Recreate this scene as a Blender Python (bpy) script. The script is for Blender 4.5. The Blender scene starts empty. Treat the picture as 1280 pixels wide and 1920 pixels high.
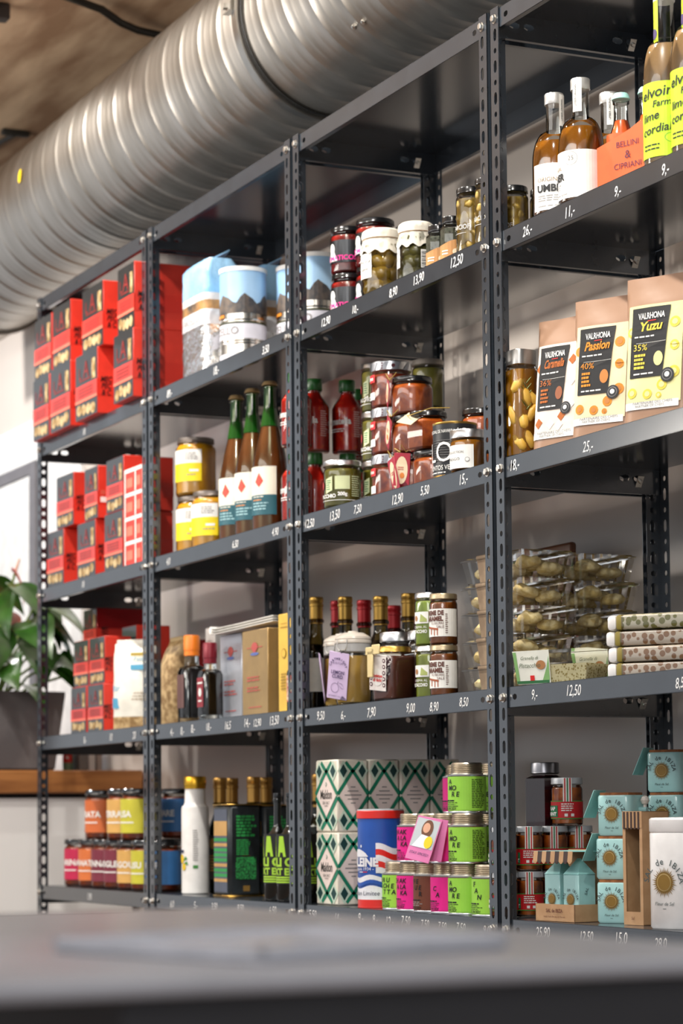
import bpy, bmesh, math, random
from mathutils import Vector, Matrix
from mathutils.geometry import tessellate_polygon
random.seed(7)
PI = math.pi
sc = bpy.context.scene
COL = sc.collection

# ------------------------------------------------------------------ camera
def cam_axes(yaw, pitch, roll):
    cy, sy, cp, sp = math.cos(yaw), math.sin(yaw), math.cos(pitch), math.sin(pitch)
    f = Vector((-cy*cp, sy*cp, sp)); r = Vector((sy, cy, 0)); u = r.cross(f)
    c, s = math.cos(roll), math.sin(roll)
    return c*r + s*u, -s*r + c*u, f
cd = bpy.data.cameras.new('camera'); cam = bpy.data.objects.new('camera', cd); COL.objects.link(cam)
r_, u_, f_ = cam_axes(math.radians(24.995), math.radians(3.854), math.radians(-.4915))
m = Matrix((r_, u_, -f_)).transposed().to_4x4(); m.translation = Vector((6.5402, -2.0993, .7562))
cam.matrix_world = m
cd.sensor_fit = 'VERTICAL'; cd.sensor_height = 36; cd.sensor_width = 24; cd.lens = 85
cd.shift_y = (1223.6-960)/1920
cd.clip_start = .05
cd.dof.use_dof = True; cd.dof.focus_distance = 4.25; cd.dof.aperture_fstop = 5.6
sc.camera = cam
# ------------------------------------------------------------------ world, lamps, exposure
w = bpy.data.worlds.new('room_light'); sc.world = w; w.use_nodes = True
w.node_tree.nodes['Background'].inputs[0].default_value = (.92, .95, 1, 1)
w.node_tree.nodes['Background'].inputs[1].default_value = .40
def lamp(kind, name, loc, aim, energy, color=(1, .95, .88), **kw):
    l = bpy.data.lights.new(name, kind); l.energy = energy; l.color = color
    for k, v in kw.items(): setattr(l, k, v)
    o = bpy.data.objects.new(name, l); COL.objects.link(o); o.location = loc
    o.rotation_euler = (Vector(aim)-Vector(loc)).to_track_quat('-Z', 'Y').to_euler(); return o
for i, x in enumerate((.25, 1.15, 2.05, 2.95, 3.85)):
    lamp('SPOT', 'spot_lamp', (x, -.70, 2.88), (x-.05, .12, 1.15), 43, (1, .95, .88), spot_size=math.radians(118), spot_blend=.6, shadow_soft_size=.028)
lamp('AREA', 'fill_light', (2.6, -3.0, 2.85), (2.0, .3, 1.2), 26, (1, .97, .93), shape='RECTANGLE', size=4.5, size_y=.5)  # unseen soft panel added to fill the shelf fronts and back wall
lamp('AREA', 'fill_light', (6.6, -2.9, 2.9), (5.6, -1.8, .6), 30, (1, .97, .94), shape='RECTANGLE', size=1.6, size_y=.8)  # second unseen fill, added over the foreground table
lamp('AREA', 'ceiling_fill_light', (.6, -2.3, 1.95), (.2, -.3, 2.95), 26, (1, .93, .84), shape='RECTANGLE', size=2.4, size_y=.3)  # no real fixture: added to brighten the ceiling and the duct
lamp('SPOT', 'spot_lamp', (-1.5, -.9, 2.88), (-1.25, .3, 1.3), 78, (1, .97, .94), spot_size=math.radians(110), spot_blend=.7, shadow_soft_size=.05)  # extra spot added to light the white partition and counter
sc.view_settings.view_transform = 'Standard'; sc.view_settings.look = 'None'
sc.view_settings.gamma = 1; sc.view_settings.exposure = 0.8; sc.view_settings.use_curve_mapping = False

# ------------------------------------------------------------------ materials
def lin(c):
    if isinstance(c, str):
        c = c.lstrip('#'); c = [int(c[i:i+2], 16)/255 for i in (0, 2, 4)]
    return tuple(((x/12.92) if x <= .04045 else ((x+.055)/1.055)**2.4) for x in c[:3]) + (1,)
_M = {}
def M(name, col='#888888', rough=.5, metal=0., coat=0., ior=1.5, mix=None, scale=20, lo=.4, hi=.6, bump=0, bscale=80, stretch=None, voro=False, trans=0, aniso=0):
    if name in _M: return _M[name]
    m = bpy.data.materials.new(name); m.use_nodes = True; nt = m.node_tree; N = nt.nodes; L = nt.links
    p = N['Principled BSDF']; p.inputs['Base Color'].default_value = lin(col); p.inputs['Roughness'].default_value = rough
    p.inputs['Metallic'].default_value = metal; p.inputs['IOR'].default_value = ior; p.inputs['Coat Weight'].default_value = coat
    p.inputs['Coat Roughness'].default_value = .04; p.inputs['Transmission Weight'].default_value = trans
    tc = N.new('ShaderNodeTexCoord'); mp = N.new('ShaderNodeMapping'); L.new(tc.outputs['Object'], mp.inputs[0])
    if stretch: mp.inputs['Scale'].default_value = stretch
    nz = N.new('ShaderNodeTexVoronoi' if voro else 'ShaderNodeTexNoise'); nz.inputs['Scale'].default_value = scale
    if not voro: nz.inputs['Detail'].default_value = 4
    L.new(mp.outputs[0], nz.inputs['Vector'])
    rp = N.new('ShaderNodeValToRGB'); e = rp.color_ramp.elements; e[0].position = lo; e[1].position = hi
    if mix: e[0].color = lin(col); e[1].color = lin(mix)
    else:
        c = lin(col); e[0].color = tuple(x*.93 for x in c[:3])+(1,); e[1].color = tuple(min(1, x*1.05) for x in c[:3])+(1,)
    L.new(nz.outputs['Distance' if voro else 0], rp.inputs[0]); L.new(rp.outputs[0], p.inputs['Base Color'])
    if bump:
        b = N.new('ShaderNodeBump'); b.inputs['Strength'].default_value = bump; b.inputs['Distance'].default_value = .004
        n2 = N.new('ShaderNodeTexNoise'); n2.inputs['Scale'].default_value = bscale; L.new(mp.outputs[0], n2.inputs['Vector'])
        L.new(n2.outputs[0], b.inputs['Height']); L.new(b.outputs[0], p.inputs['Normal'])
    _M[name] = m; return m
def GLASS(name='clear_glass', tint=(.96, .98, .97), rough=.03, ior=1.45, boost=0.):
    if name in _M: return _M[name]
    m = bpy.data.materials.new(name); m.use_nodes = True; nt = m.node_tree; N = nt.nodes; L = nt.links
    N.remove(N['Principled BSDF']); out = N['Material Output']
    t = N.new('ShaderNodeBsdfTransparent'); t.inputs[0].default_value = tuple(tint)+(1,)
    g = N.new('ShaderNodeBsdfGlossy'); g.inputs['Roughness'].default_value = rough; g.inputs[0].default_value = (1, 1, 1, 1)
    fr = N.new('ShaderNodeFresnel'); fr.inputs[0].default_value = ior
    ad = N.new('ShaderNodeMath'); ad.operation = 'ADD'; ad.inputs[1].default_value = boost; ad.use_clamp = True; L.new(fr.outputs[0], ad.inputs[0])
    x = N.new('ShaderNodeMixShader'); L.new(ad.outputs[0], x.inputs[0]); L.new(t.outputs[0], x.inputs[1]); L.new(g.outputs[0], x.inputs[2])
    L.new(x.outputs[0], out.inputs[0]); _M[name] = m; return m
clear = GLASS(); plastic = GLASS('clear_plastic', (.98, .98, .97), .08, 1.28, .01)
greenglass = GLASS('green_glass', (.16, .52, .16), .03); darkglass = GLASS('dark_glass', (.25, .28, .12), .03)
film = GLASS('cellophane', (.93, .93, .93), .12, 1.5, .05)
white = M('white_print', '#f2f1ec', .5); black = M('black_print', '#141416', .45); chalk = M('white_marker', '#f6f6f4', .6)
paper = M('paper_white', '#eeece6', .6); blacklid = M('black_lid', '#111214', .22, coat=.3); silver = M('silver_lid', '#c9cacc', .28, 1.)
goldm = M('gold_metal', '#c9a255', .3, 1.); steel = M('zinc_steel', '#d6d3cc', .3, 1.); red = M('red_print', '#d8231f', .45)
rackm = M('rack_grey_enamel', '#31373e', .16, 0, .0, 1.9)
# ------------------------------------------------------------------ geometry helpers
def mesh(name, V, F, mat, smooth=True, angle=38):
    me = bpy.data.meshes.new(name); me.from_pydata([tuple(v) for v in V], [], F)
    if mat: me.materials.append(mat)
    if smooth and me.polygons:
        me.polygons.foreach_set('use_smooth', [True]*len(me.polygons)); me.set_sharp_from_angle(angle=math.radians(angle))
    me.update(); return me
def put(name, me, parent=None, loc=(0, 0, 0), rot=(0, 0, 0), scale=None):
    o = bpy.data.objects.new(name, me); COL.objects.link(o); o.location = loc; o.rotation_euler = rot
    if scale: o.scale = scale
    if parent: o.parent = parent
    return o
def part(name, VF, mat, parent, loc=(0, 0, 0), rot=(0, 0, 0), smooth=True, angle=38):
    return put(name, mesh(name, VF[0], VF[1], mat, smooth, angle), parent, loc, rot)
def tag(o, label, cat, group=None, kind=None):
    if label: o['label'] = label
    if cat: o['category'] = cat
    if group: o['group'] = group
    if kind: o['kind'] = kind
    return o
def thing(name, label, cat, loc, rz=0, group=None, rx=0, ry=0):
    o = bpy.data.objects.new(name, None); COL.objects.link(o); o.empty_display_size = .03
    o.location = loc; o.rotation_euler = (rx, ry, rz); return tag(o, label, cat, group)
def copy_tree(o, loc=None, rz=None, label=None, parent=None):
    c = o.copy(); COL.objects.link(c); c.parent = parent
    if loc is not None: c.location = loc
    if rz is not None: c.rotation_euler = (o.rotation_euler[0], o.rotation_euler[1], rz)
    if label: c['label'] = label
    for ch in list(o.children): copy_tree(ch, parent=c)
    return c
def struct(o): o['kind'] = 'structure'; return o
def circ(n=28, off=0): return [(math.sin(2*PI*(i+off)/n), -math.cos(2*PI*(i+off)/n)) for i in range(n)]
def squircle(p=4., n=32, asp=1.):
    out = []
    for i in range(n):
        a = 2*PI*i/n; x, y = math.sin(a), -math.cos(a); k = (abs(x)**p+abs(y)**p)**(-1/p); out.append((x*k, y*k*asp))
    return out
HEX = circ(6, .5)
def lathe(prof, sec=None):
    sec = sec or circ(); n = len(sec); V = []; F = []; rings = []
    for r, z in prof:
        if r <= 1e-6: V.append((0, 0, z)); rings.append([len(V)-1])
        else:
            b = len(V); V += [(r*x, r*y, z) for x, y in sec]; rings.append(list(range(b, b+n)))
    for A, B in zip(rings, rings[1:]):
        for i in range(n):
            j = (i+1) % n
            if len(A) == 1 and len(B) == 1: continue
            if len(A) == 1: F.append((A[0], B[j], B[i]))
            elif len(B) == 1: F.append((A[i], A[j], B[0]))
            else: F.append((A[i], A[j], B[j], B[i]))
    return V, F
def xf(VF, M4):
    return [tuple(M4 @ Vector(v)) for v in VF[0]], VF[1]
def join(*parts):
    V = []; F = []
    for v, f in parts:
        b = len(V); V += list(v); F += [tuple(i+b for i in g) for g in f]
    return V, F
def box(x0, y0, z0, x1, y1, z1):
    V = [(x0, y0, z0), (x1, y0, z0), (x1, y1, z0), (x0, y1, z0), (x0, y0, z1), (x1, y0, z1), (x1, y1, z1), (x0, y1, z1)]
    return V, [(0, 3, 2, 1), (4, 5, 6, 7), (0, 1, 5, 4), (1, 2, 6, 5), (2, 3, 7, 6), (3, 0, 4, 7)]
def rbox(w, d, h, b=.004, seg=2, z0=0):
    bm = bmesh.new(); bmesh.ops.create_cube(bm, size=1)
    for v in bm.verts: v.co = Vector((v.co.x*w, v.co.y*d, (v.co.z+.5)*h+z0))
    bmesh.ops.bevel(bm, geom=bm.edges[:], offset=min(b, w*.45, d*.45, h*.45), segments=seg, affect='EDGES', profile=.5)
    V = [tuple(v.co) for v in bm.verts]; bm.verts.index_update(); F = [tuple(v.index for v in f.verts) for f in bm.faces]; bm.free(); return V, F
def tube(pts, r, n=8, caps=True):
    P = [Vector(p) for p in pts]; V = []; F = []; up = None
    rr = r if isinstance(r, (list, tuple)) else [r]*len(P)
    for i, p in enumerate(P):
        t = (P[min(i+1, len(P)-1)]-P[max(i-1, 0)]).normalized()
        if up is None: up = t.orthogonal().normalized()
        up = (up-t*up.dot(t)).normalized(); s = t.cross(up)
        V += [tuple(p+(up*math.cos(2*PI*k/n)+s*math.sin(2*PI*k/n))*rr[i]) for k in range(n)]
    for i in range(len(P)-1):
        for k in range(n):
            j = (k+1) % n; F.append((i*n+k, i*n+j, (i+1)*n+j, (i+1)*n+k))
    if caps: F.append(tuple(range(n-1, -1, -1))); F.append(tuple(range((len(P)-1)*n, len(P)*n)))
    return V, F
def solid(VF, t):
    bm = bmesh.new(); vs = [bm.verts.new(v) for v in VF[0]]
    for f in VF[1]:
        try: bm.faces.new([vs[i] for i in f])
        except ValueError: pass
    bmesh.ops.remove_doubles(bm, verts=bm.verts[:], dist=1e-5); bmesh.ops.recalc_face_normals(bm, faces=bm.faces[:])
    bmesh.ops.solidify(bm, geom=bm.faces[:], thickness=t)
    bm.verts.index_update(); V = [tuple(v.co) for v in bm.verts]; F = [tuple(v.index for v in f.verts) for f in bm.faces]; bm.free(); return V, F
# ---- printing on surfaces: x runs along the surface, y up
class Cyl:
    def __init__(s, R, phi=0): s.R, s.phi, s.curved = R, math.radians(phi), True
    def __call__(s, x, y, o): a = s.phi+x/s.R; r = s.R+o; return (r*math.sin(a), -r*math.cos(a), y)
class Flat:
    def __init__(s, dist, a=0, cx=0, cy=0):
        a = math.radians(a); s.n = (math.sin(a), -math.cos(a)); s.t = (math.cos(a), math.sin(a)); s.d, s.cx, s.cy, s.curved = dist, cx, cy, False
    def __call__(s, x, y, o): x += s.cx; d = s.d+o; return (s.n[0]*d+s.t[0]*x, s.n[1]*d+s.t[1]*x, y+s.cy)
_T = {}
def refine(V, F, d=.005):
    """split flat faces so that they follow a curved surface"""
    V = list(V); out = []; mid = {}
    st = []
    for f in F:
        if len(f) == 3: st.append(tuple(f))
        else: st += [(f[a], f[b], f[c]) for a, b, c in tessellate_polygon([[Vector((V[i][0], V[i][1], 0)) for i in f]])]
    def md(a, b):
        k = (min(a, b), max(a, b))
        if k not in mid: V.append(((V[a][0]+V[b][0])/2, (V[a][1]+V[b][1])/2)); mid[k] = len(V)-1
        return mid[k]
    while st:
        a, b, c = st.pop(); e = [(abs(V[p][0]-V[q][0]), p, q, r) for p, q, r in ((a, b, c), (b, c, a), (c, a, b))]; w_, p, q, r = max(e)
        if w_ <= d: out.append((a, b, c)); continue
        m_ = md(p, q); st += [(p, m_, r), (m_, q, r)]
    return V, out
def glyphs(t, bold=0.):
    k = (t, bold)
    if k in _T: return _T[k]
    c = bpy.data.curves.new('lettering_source', 'FONT'); c.body = t; c.align_x = 'CENTER'; c.resolution_u = 3; c.offset = bold; c.fill_mode = 'FRONT'
    o = bpy.data.objects.new('lettering_source', c); COL.objects.link(o)
    me = bpy.data.meshes.new_from_object(o)
    V = [(v.co.x, v.co.y) for v in me.vertices]; F = [tuple(p.vertices) for p in me.polygons]
    bpy.data.objects.remove(o); bpy.data.meshes.remove(me); bpy.data.curves.remove(c)
    _T[k] = (V, F); return _T[k]
class Print:
    def __init__(s, surf, parent): s.s, s.p, s.b = surf, parent, {}
    def _add(s, key, V, F):
        b = s.b.setdefault(key, ([], [])); n = len(b[0]); b[0].extend(V); b[1].extend([tuple(i+n for i in f) for f in F])
    def grid(s, name, mat, x0, y0, x1, y1, off):
        n = max(1, int(abs(x1-x0)/.005)) if s.s.curved else 1; V = []; F = []
        for i in range(n+1):
            x = x0+(x1-x0)*i/n; V += [s.s(x, y0, off), s.s(x, y1, off)]
        for i in range(n): F.append((2*i, 2*i+2, 2*i+3, 2*i+1))
        s._add((name, mat.name), V, F)
    def label(s, mat, x0, y0, x1, y1, off=.0006, name='label'): s.grid(name, mat, x0, y0, x1, y1, off); return s
    def rect(s, mat, x0, y0, x1, y1, off=.0012, name='print'): s.grid(name, mat, x0, y0, x1, y1, off); return s
    def poly(s, mat, pts, off=.0013, name='print'):
        P, F = (pts, [tuple(range(len(pts)))])
        if s.s.curved: P, F = refine(P, F)
        s._add((name, mat.name), [s.s(x, y, off) for x, y in P], F); return s
    def line(s, mat, x0, y0, x1, y1, t, off=.0008):
        l = math.hypot(x1-x0, y1-y0); nx, ny = -(y1-y0)/l*t/2, (x1-x0)/l*t/2
        return s.poly(mat, [(x0-nx, y0-ny), (x1-nx, y1-ny), (x1+nx, y1+ny), (x0+nx, y0+ny)], off)
    def disc(s, mat, cx, cy, rx, ry=None, off=.0013, n=18, name='print'):
        ry = ry or rx; return s.poly(mat, [(cx+rx*math.cos(2*PI*i/n), cy+ry*math.sin(2*PI*i/n)) for i in range(n)], off, name)
    def strip(s, mat, lo, hi, off=.0013, name='print'):   # band between two polylines
        V = []; F = []
        for (a, b), (c, d) in zip(lo, hi): V += [s.s(a, b, off), s.s(c, d, off)]
        for i in range(len(lo)-1): F.append((2*i, 2*i+2, 2*i+3, 2*i+1))
        s._add((name, mat.name), V, F); return s
    def text(s, mat, t, x, y, h, sx=1., shear=0., rot=0., bold=0., off=.0016, maxw=None, name='lettering'):
        V, F = glyphs(t, bold)
        if not V: return s
        k = h/.7; ca, sa = math.cos(rot), math.sin(rot)
        if maxw:
            w = (max(v[0] for v in V)-min(v[0] for v in V))*k*sx
            if w > maxw: sx *= maxw/w
        P = []
        for a, b in V:
            a2, b2 = (a*sx+shear*b)*k, b*k; P.append((x+a2*ca-b2*sa, y+a2*sa+b2*ca))
        if s.s.curved and h > .005: P, F = refine(P, F)
        s._add((name, mat.name), [s.s(a, b, off) for a, b in P], F); return s
    def arc(s, mat, t, cx, cy, R, h, a0, a1, bold=0.):
        for i, ch in enumerate(t):
            a = math.radians(a0+(a1-a0)*i/(len(t)-1)); s.text(mat, ch, cx+R*math.cos(a), cy+R*math.sin(a), h, rot=a-PI/2, bold=bold)
        return s
    def para(s, mat, x0, y1, w, n, lh, t=.45, off=.0015, dash=True):
        for i in range(n):
            y = y1-lh*i; ww = w*random.uniform(.7, 1); x = x0
            while x < x0+ww:
                l = min(random.uniform(.12, .3)*w, x0+ww-x); s.rect(mat, x, y-lh*t, x+l, y, off); x += l+w*.04
        return s
    def done(s):
        base = None
        for (nm, mn), (V, F) in s.b.items():
            o = put(nm, mesh(nm, V, F, _M[mn], False), s.p if base is None or nm == 'label' else base)
            if nm == 'label' and base is None: base = o
        return base
# ------------------------------------------------------------------ the setting
wallm = M('warm_grey_wall', '#d2c8bf', .27, ior=1.75, mix='#c4bab1', scale=1.6, lo=.3, hi=.75, bump=.03, bscale=30)
ceilm = M('stained_concrete_ceiling', '#8f7156', .8, mix='#d3ba9c', scale=2.4, lo=.40, hi=.62, bump=.3, bscale=9, stretch=(.6, 2.2, 1))
floorm = M('brown_floor', '#7a5a45', .45, mix='#5c4434', scale=3, stretch=(1, 8, 1))
def vbox(*a): return box(*a)
struct(part('floor', box(-4, -6, -.1, 9, 1, 0), floorm, None, smooth=False))
struct(part('ceiling', box(-4, -4.5, 2.95, 5.2, 1, 3.05), ceilm, None, smooth=False))
struct(part('wall_back', box(-4, .42, 0, 5.2, .52, 2.95), wallm, None, smooth=False))
# white glazed partition on the back wall beyond the shelving
wp = M('white_gloss_panel', '#e9eaea', .12); fr = M('grey_aluminium', '#77757a', .4, .3)
dr = struct(part('door_1', box(-3.4, .405, .02, -.80, .42, 2.11), wp, None, smooth=False))
part('door_frame', join(box(-3.4, .395, 1.925, -1.25, .406, 1.965), box(-1.315, .395, .02, -1.25, .406, 1.925)), fr, dr, smooth=False)
pw = M('white_paint', '#f0f0ee', .7)
part('lower_glass', box(-3.38, .400, .05, -1.32, .4045, 1.92), M('frosted_pane', '#e4e6e5', .15), dr, smooth=False)

# ------------------------------------------------------------------ shelving
LV = {0: .1348, 5: .55, 4: .9652, 3: 1.3804, 2: 1.7956, 1: 2.2108}
TOP = {k: v+.0191 for k, v in LV.items()}       # tread height of each tray
PIT = .4152/7
def holed(L, H, holes, c=.0185):
    """flat strip 0..L (first axis), 0..H (second); holes = (pos, half_len, half_height, cell_half), centred at height c"""
    V = []; F = []
    def q(a, b):
        n = len(V); V.extend([(a, 0), (b, 0), (b, c), (b, H), (a, H), (a, c)]); F.append(tuple(range(n, n+6)))
    cur = 0
    for pos, hl, hh, ch in sorted(holes):
        if pos-ch > cur+1e-6: q(cur, pos-ch)
        a, b = pos-ch, pos+ch; cur = b
        out = [(a, 0), (pos-hl*.5, 0), (pos+hl*.5, 0), (b, 0), (b, c), (b, H), (pos+hl*.5, H), (pos-hl*.5, H), (a, H), (a, c)]
        if hl > hh*1.2: s = hl-hh; ring = [(-hl*.9, -hh*.6), (-s, -hh), (s, -hh), (hl*.9, -hh*.6), (hl, 0), (hl*.9, hh*.6), (s, hh), (-s, hh), (-hl*.9, hh*.6), (-hl, 0)]
        else: ring = [(-.8*hl, -.6*hh), (-.35*hl, -.95*hh), (.35*hl, -.95*hh), (.8*hl, -.6*hh), (hl, 0), (.8*hl, .6*hh), (.35*hl, .95*hh), (-.35*hl, .95*hh), (-.8*hl, .6*hh), (-hl, 0)]
        n = len(V); V.extend(out); V.extend([(pos+x, c+y) for x, y in ring])
        for i in range(10): j = (i+1) % 10; F.append((n+i, n+j, n+10+j, n+10+i))
    if cur < L-1e-6: q(cur, L)
    return V, F
def slab(V2, F2, to3, t):
    """give a flat strip real sheet thickness t; to3(a, b, n) maps strip coordinates and depth to space"""
    idx = {}; W = []; mp = []
    for a, b in V2:
        k = (round(a, 5), round(b, 5))
        if k not in idx: idx[k] = len(W); W.append((a, b))
        mp.append(idx[k])
    F = [tuple(mp[i] for i in f) for f in F2]; n = len(W); E = {}
    for f in F:
        for i, j in zip(f, f[1:]+f[:1]): E[(i, j)] = 1
    out = list(F)+[tuple(i+n for i in reversed(f)) for f in F]
    out += [(j, i, i+n, j+n) for i, j in E if (j, i) not in E]
    return [to3(a, b, 0) for a, b in W]+[to3(a, b, t) for a, b in W], out
HP = 2.232
ph = []
k = -9
while True:
    z = .55+k*PIT
    if z > HP-.012: break
    if z > .02: ph.append((z, .0052, .0052, PIT*.2))
    z2 = z+PIT/2
    if .03 < z2 < HP-.02: ph.append((z2, .0118, .0055, PIT*.3))
    k += 1
V2, F2 = holed(HP, .031, ph)
post_vf = join(slab(V2, F2, lambda a, b, n: (b, n, a), .0018), slab(V2, F2, lambda a, b, n: (n, b, a), .0018))
post_me = mesh('post', post_vf[0], post_vf[1], rackm, False)
WI = .9-.012
def shelf_vf(rear):
    x0, x1 = .004, WI-.004; y0, y1 = .0035, .3465; L = x1-x0; D = y1-y0; fl, sl = .0372, .050
    fv = holed(L, fl, [(.05, .0075, .0052, .012), (L-.05, .0075, .0052, .012), (.018, .004, .004, .008), (L-.018, .004, .004, .008)], .0186)
    sv = holed(D, sl, [(.045, .011, .006, .014), (.076, .011, .006, .014), (D-.076, .011, .006, .014), (D-.045, .011, .006, .014)], .030)
    t = .0186
    P = [box(x0, y0, t-.001, x1, y1, t)]
    P.append(slab(*fv, lambda a, b, n: (x0+a, y0+n, t-fl+b), .001))
    if rear: P += [box(x0, y1-.001, t-.050, x1, y1, t), box(x0+.01, y1-.011, t-.050, x1-.01, y1, t-.049)]
    P.append(slab(*sv, lambda a, b, n: (x0+n, y0+a, t-sl+b), .001))
    P.append(slab(*sv, lambda a, b, n: (x1-n, y0+a, t-sl+b), .001))
    P += [box(x0+.01, y0, t-fl, x1-.01, y0+.011, t-fl+.001)]
    P += [box(x0, y0+.01, t-sl, x0+.010, y1-.01, t-sl+.001), box(x1-.010, y0+.01, t-sl, x1, y1-.01, t-sl+.001)]
    return join(*P)
shelf_me = mesh('shelf', *shelf_vf(False), rackm, False); top_me = mesh('shelf', *shelf_vf(True), rackm, False)
bolt_vf = xf(join(lathe([(0, 0), (.0085, 0), (.0085, .0012), (0, .0012)], circ(14)), lathe([(0, .001), (.0068, .001), (.0068, .0058), (.0052, .0068), (0, .0068)], circ(6))), Matrix.Rotation(PI/2, 4, 'X'))
bolt_me = mesh('bolt', bolt_vf[0], bolt_vf[1], steel, False)
clip_vf = join(box(-.0065, 0, -.016, .0065, .002, .016), xf(lathe([(0, 0), (.0042, 0), (.0042, .004), (.003, .005), (0, .005)], circ(10)), Matrix.Translation((0, 0, .006)) @ Matrix.Rotation(PI/2, 4, 'X')))
clip_me = mesh('corner_clip', clip_vf[0], clip_vf[1], steel, False)
PRICES = [(2, 0.402, '18'), (2, 1.045, '89,-'), (2, 1.349, '18,-'), (2, 1.643, '3,50'), (2, 1.964, '12,90'), (2, 2.109, '10,-'), (2, 2.287, '8,90'), (2, 2.398, '13,90'), (2, 2.556, '12,50'), (2, 2.829, '26,-'), (2, 2.977, '11,-'), (2, 3.135, '9,-'), (2, 3.281, '9,-'),
 (3, 0.392, '18'), (3, 1.033, '4,0'), (3, 1.46, '6,50'), (3, 1.69, '4,90'), (3, 1.873, '12,50'), (3, 2.001, '13,50'), (3, 2.113, '7,50'), (3, 2.295, '12,90'), (3, 2.415, '5,50'), (3, 2.574, '15,-'), (3, 2.77, '18,-'), (3, 3.026, '25,-'),
 (4, 0.407, '8,-'), (4, 0.611, '10'), (4, 0.788, '20'), (4, 1.054, '4,-'), (4, 1.122, '8,-'), (4, 1.192, '8,-'), (4, 1.291, '18,-'), (4, 1.409, '16,5'), (4, 1.523, '14,-'), (4, 1.582, '12,90'), (4, 1.677, '13,50'), (4, 1.923, '9,50'), (4, 2.035, '6,-'), (4, 2.169, '7,90'), (4, 2.344, '9,00'), (4, 2.444, '8,90'), (4, 2.565, '8,50'), (4, 2.831, '9,-'), (4, 2.965, '12,50'), (4, 3.297, '8,5'),
 (5, 0.44, '1,90'), (5, 1.05, '6,0'), (5, 1.204, '5,-'), (5, 1.322, '3,50'), (5, 1.479, '8,50'), (5, 1.662, '6,50'), (5, 1.874, '5,50'), (5, 2.0, '14,-'), (5, 2.11, '9,-'), (5, 2.177, '8,-'), (5, 2.242, '12,-'), (5, 2.313, '7,50'), (5, 2.396, '7,50'), (5, 2.467, '7,50'), (5, 2.542, '7,50'), (5, 2.642, '9,0'), (5, 2.849, '25,90'), (5, 2.996, '12,50'), (5, 3.107, '15,0'), (5, 3.228, '28,0')]
RL = ['grey slotted-angle shelving bay at the far left, stacked with red gift boxes', 'grey slotted-angle shelving bay holding the blue tins, yellow jars and green glass bottles',
      'grey slotted-angle shelving bay holding the olives, orange jars and neon spice tins', 'grey slotted-angle shelving bay nearest the camera, holding amber bottles and kraft pouches']
for k in range(4):
    rk = thing('shelving_unit', RL[k], 'shelving', (.9*k+.006, 0, 0), group='joined metal shelving bays')
    for sx, sy, px, py in ((1, 1, 0, 0), (-1, 1, WI, 0), (1, -1, 0, .35), (-1, -1, WI, .35)):
        put('post', post_me, rk, (px, py, 0), scale=(sx, sy, 1))
    for lv, z in LV.items():
        s = put('shelf', top_me if lv == 1 else shelf_me, rk, (0, 0, z))
        for bx in (.0185, WI-.0185): put('bolt', bolt_me, s, (bx, -.0002, 0), (0, random.uniform(0, 1), 0))
        if lv:
            put('corner_clip', clip_me, s, (.0085, .300, -.012), (0, 0, PI/2)).rotation_euler = (.55, 0, PI/2)
            put('bolt', bolt_me, s, (WI-.0185, .3502, 0), (0, 0, PI))
            for l, x, t in PRICES:
                if l == lv and .9*k <= x < .9*(k+1):
                    pr = Print(Flat(-.0031, 0), s)
                    pr.text(chalk, t, x-.9*k-.006, -.0095+random.uniform(-.003, .002), .0178*random.uniform(.92, 1.1), sx=.86, shear=.2, bold=.0, rot=random.uniform(-.04, .06), off=0., name='price_writing'); pr.done()

# ------------------------------------------------------------------ ventilation duct
ductm = M('galvanised_duct', '#bdb8b1', .42, 1., mix='#9a948b', scale=5, lo=.3, hi=.75, bump=.06, bscale=40, stretch=(3, .7, .7))
def duct_vf():
    R = .222; pitch = .118; nth = 72; V = []; F = []
    prof = [(0, .0013), (.045, .0014), (.065, 0), (.30, 0), (.335, .0005), (.37, 0), (.63, 0), (.665, .0005), (.70, 0), (.98, 0)]
    S = [(pitch*(t+f), R+h) for t in range(-13, 44) for f, h in prof]
    for s, r in S:
        for i in range(nth+1):
            a = 2*PI*i/nth; V.append((s+pitch*i/nth, r*math.cos(a), r*math.sin(a)))
    n = nth+1
    for j in range(len(S)-1):
        for i in range(nth): F.append((j*n+i, (j+1)*n+i, (j+1)*n+i+1, j*n+i+1))
    return V, F
dt = thing('ventilation_duct', 'big round galvanised spiral air duct running above the shelving', 'duct', (0, .18, 2.569))
part('spiral_pipe', duct_vf(), ductm, dt)
ROTX = Matrix.Rotation(PI/2, 4, 'Y')
for x in (1.625, -1.02):
    part('coupling_ring', xf(lathe([(.224, -.045), (.228, -.045), (.229, -.012), (.236, -.010), (.236, -.002), (.224, -.002), (.224, .014), (.2235, .014)], circ(72)), Matrix.Translation((x, 0, 0)) @ ROTX), M('duct_collar', '#b3afa8', .28, 1.), dt)
    part('joint_gap', xf(lathe([(.2265, -.001), (.2275, 0), (.2275, .007), (.2265, .008)], circ(72)), Matrix.Translation((x+.002, 0, 0)) @ ROTX), M('black_gasket', '#0b0b0b', .7), dt)
st = put('yellow_sticker', mesh('yellow_sticker', *(lambda r: ([(x*.012, -.2275*math.cos(a*.09), .2275*math.sin(a*.09)) for x, a in [(math.cos(2*PI*i/20), math.sin(2*PI*i/20)) for i in range(20)]], [tuple(range(20))]))(0), M('yellow_dot', '#f0cc14', .5), False), dt, (-.014, 0, .0), (-.09, 0, 0))
for x, a in ((2.057, 48.2), (2.099, 48.9)):
    aa = math.radians(a); part('screw', lathe([(0, 0), (.006, 0), (.006, .003), (0, .005)], circ(8)), steel, dt, (x, -.222*math.cos(aa), -.222*math.sin(aa)), (PI/2+aa, 0, 0))
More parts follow.
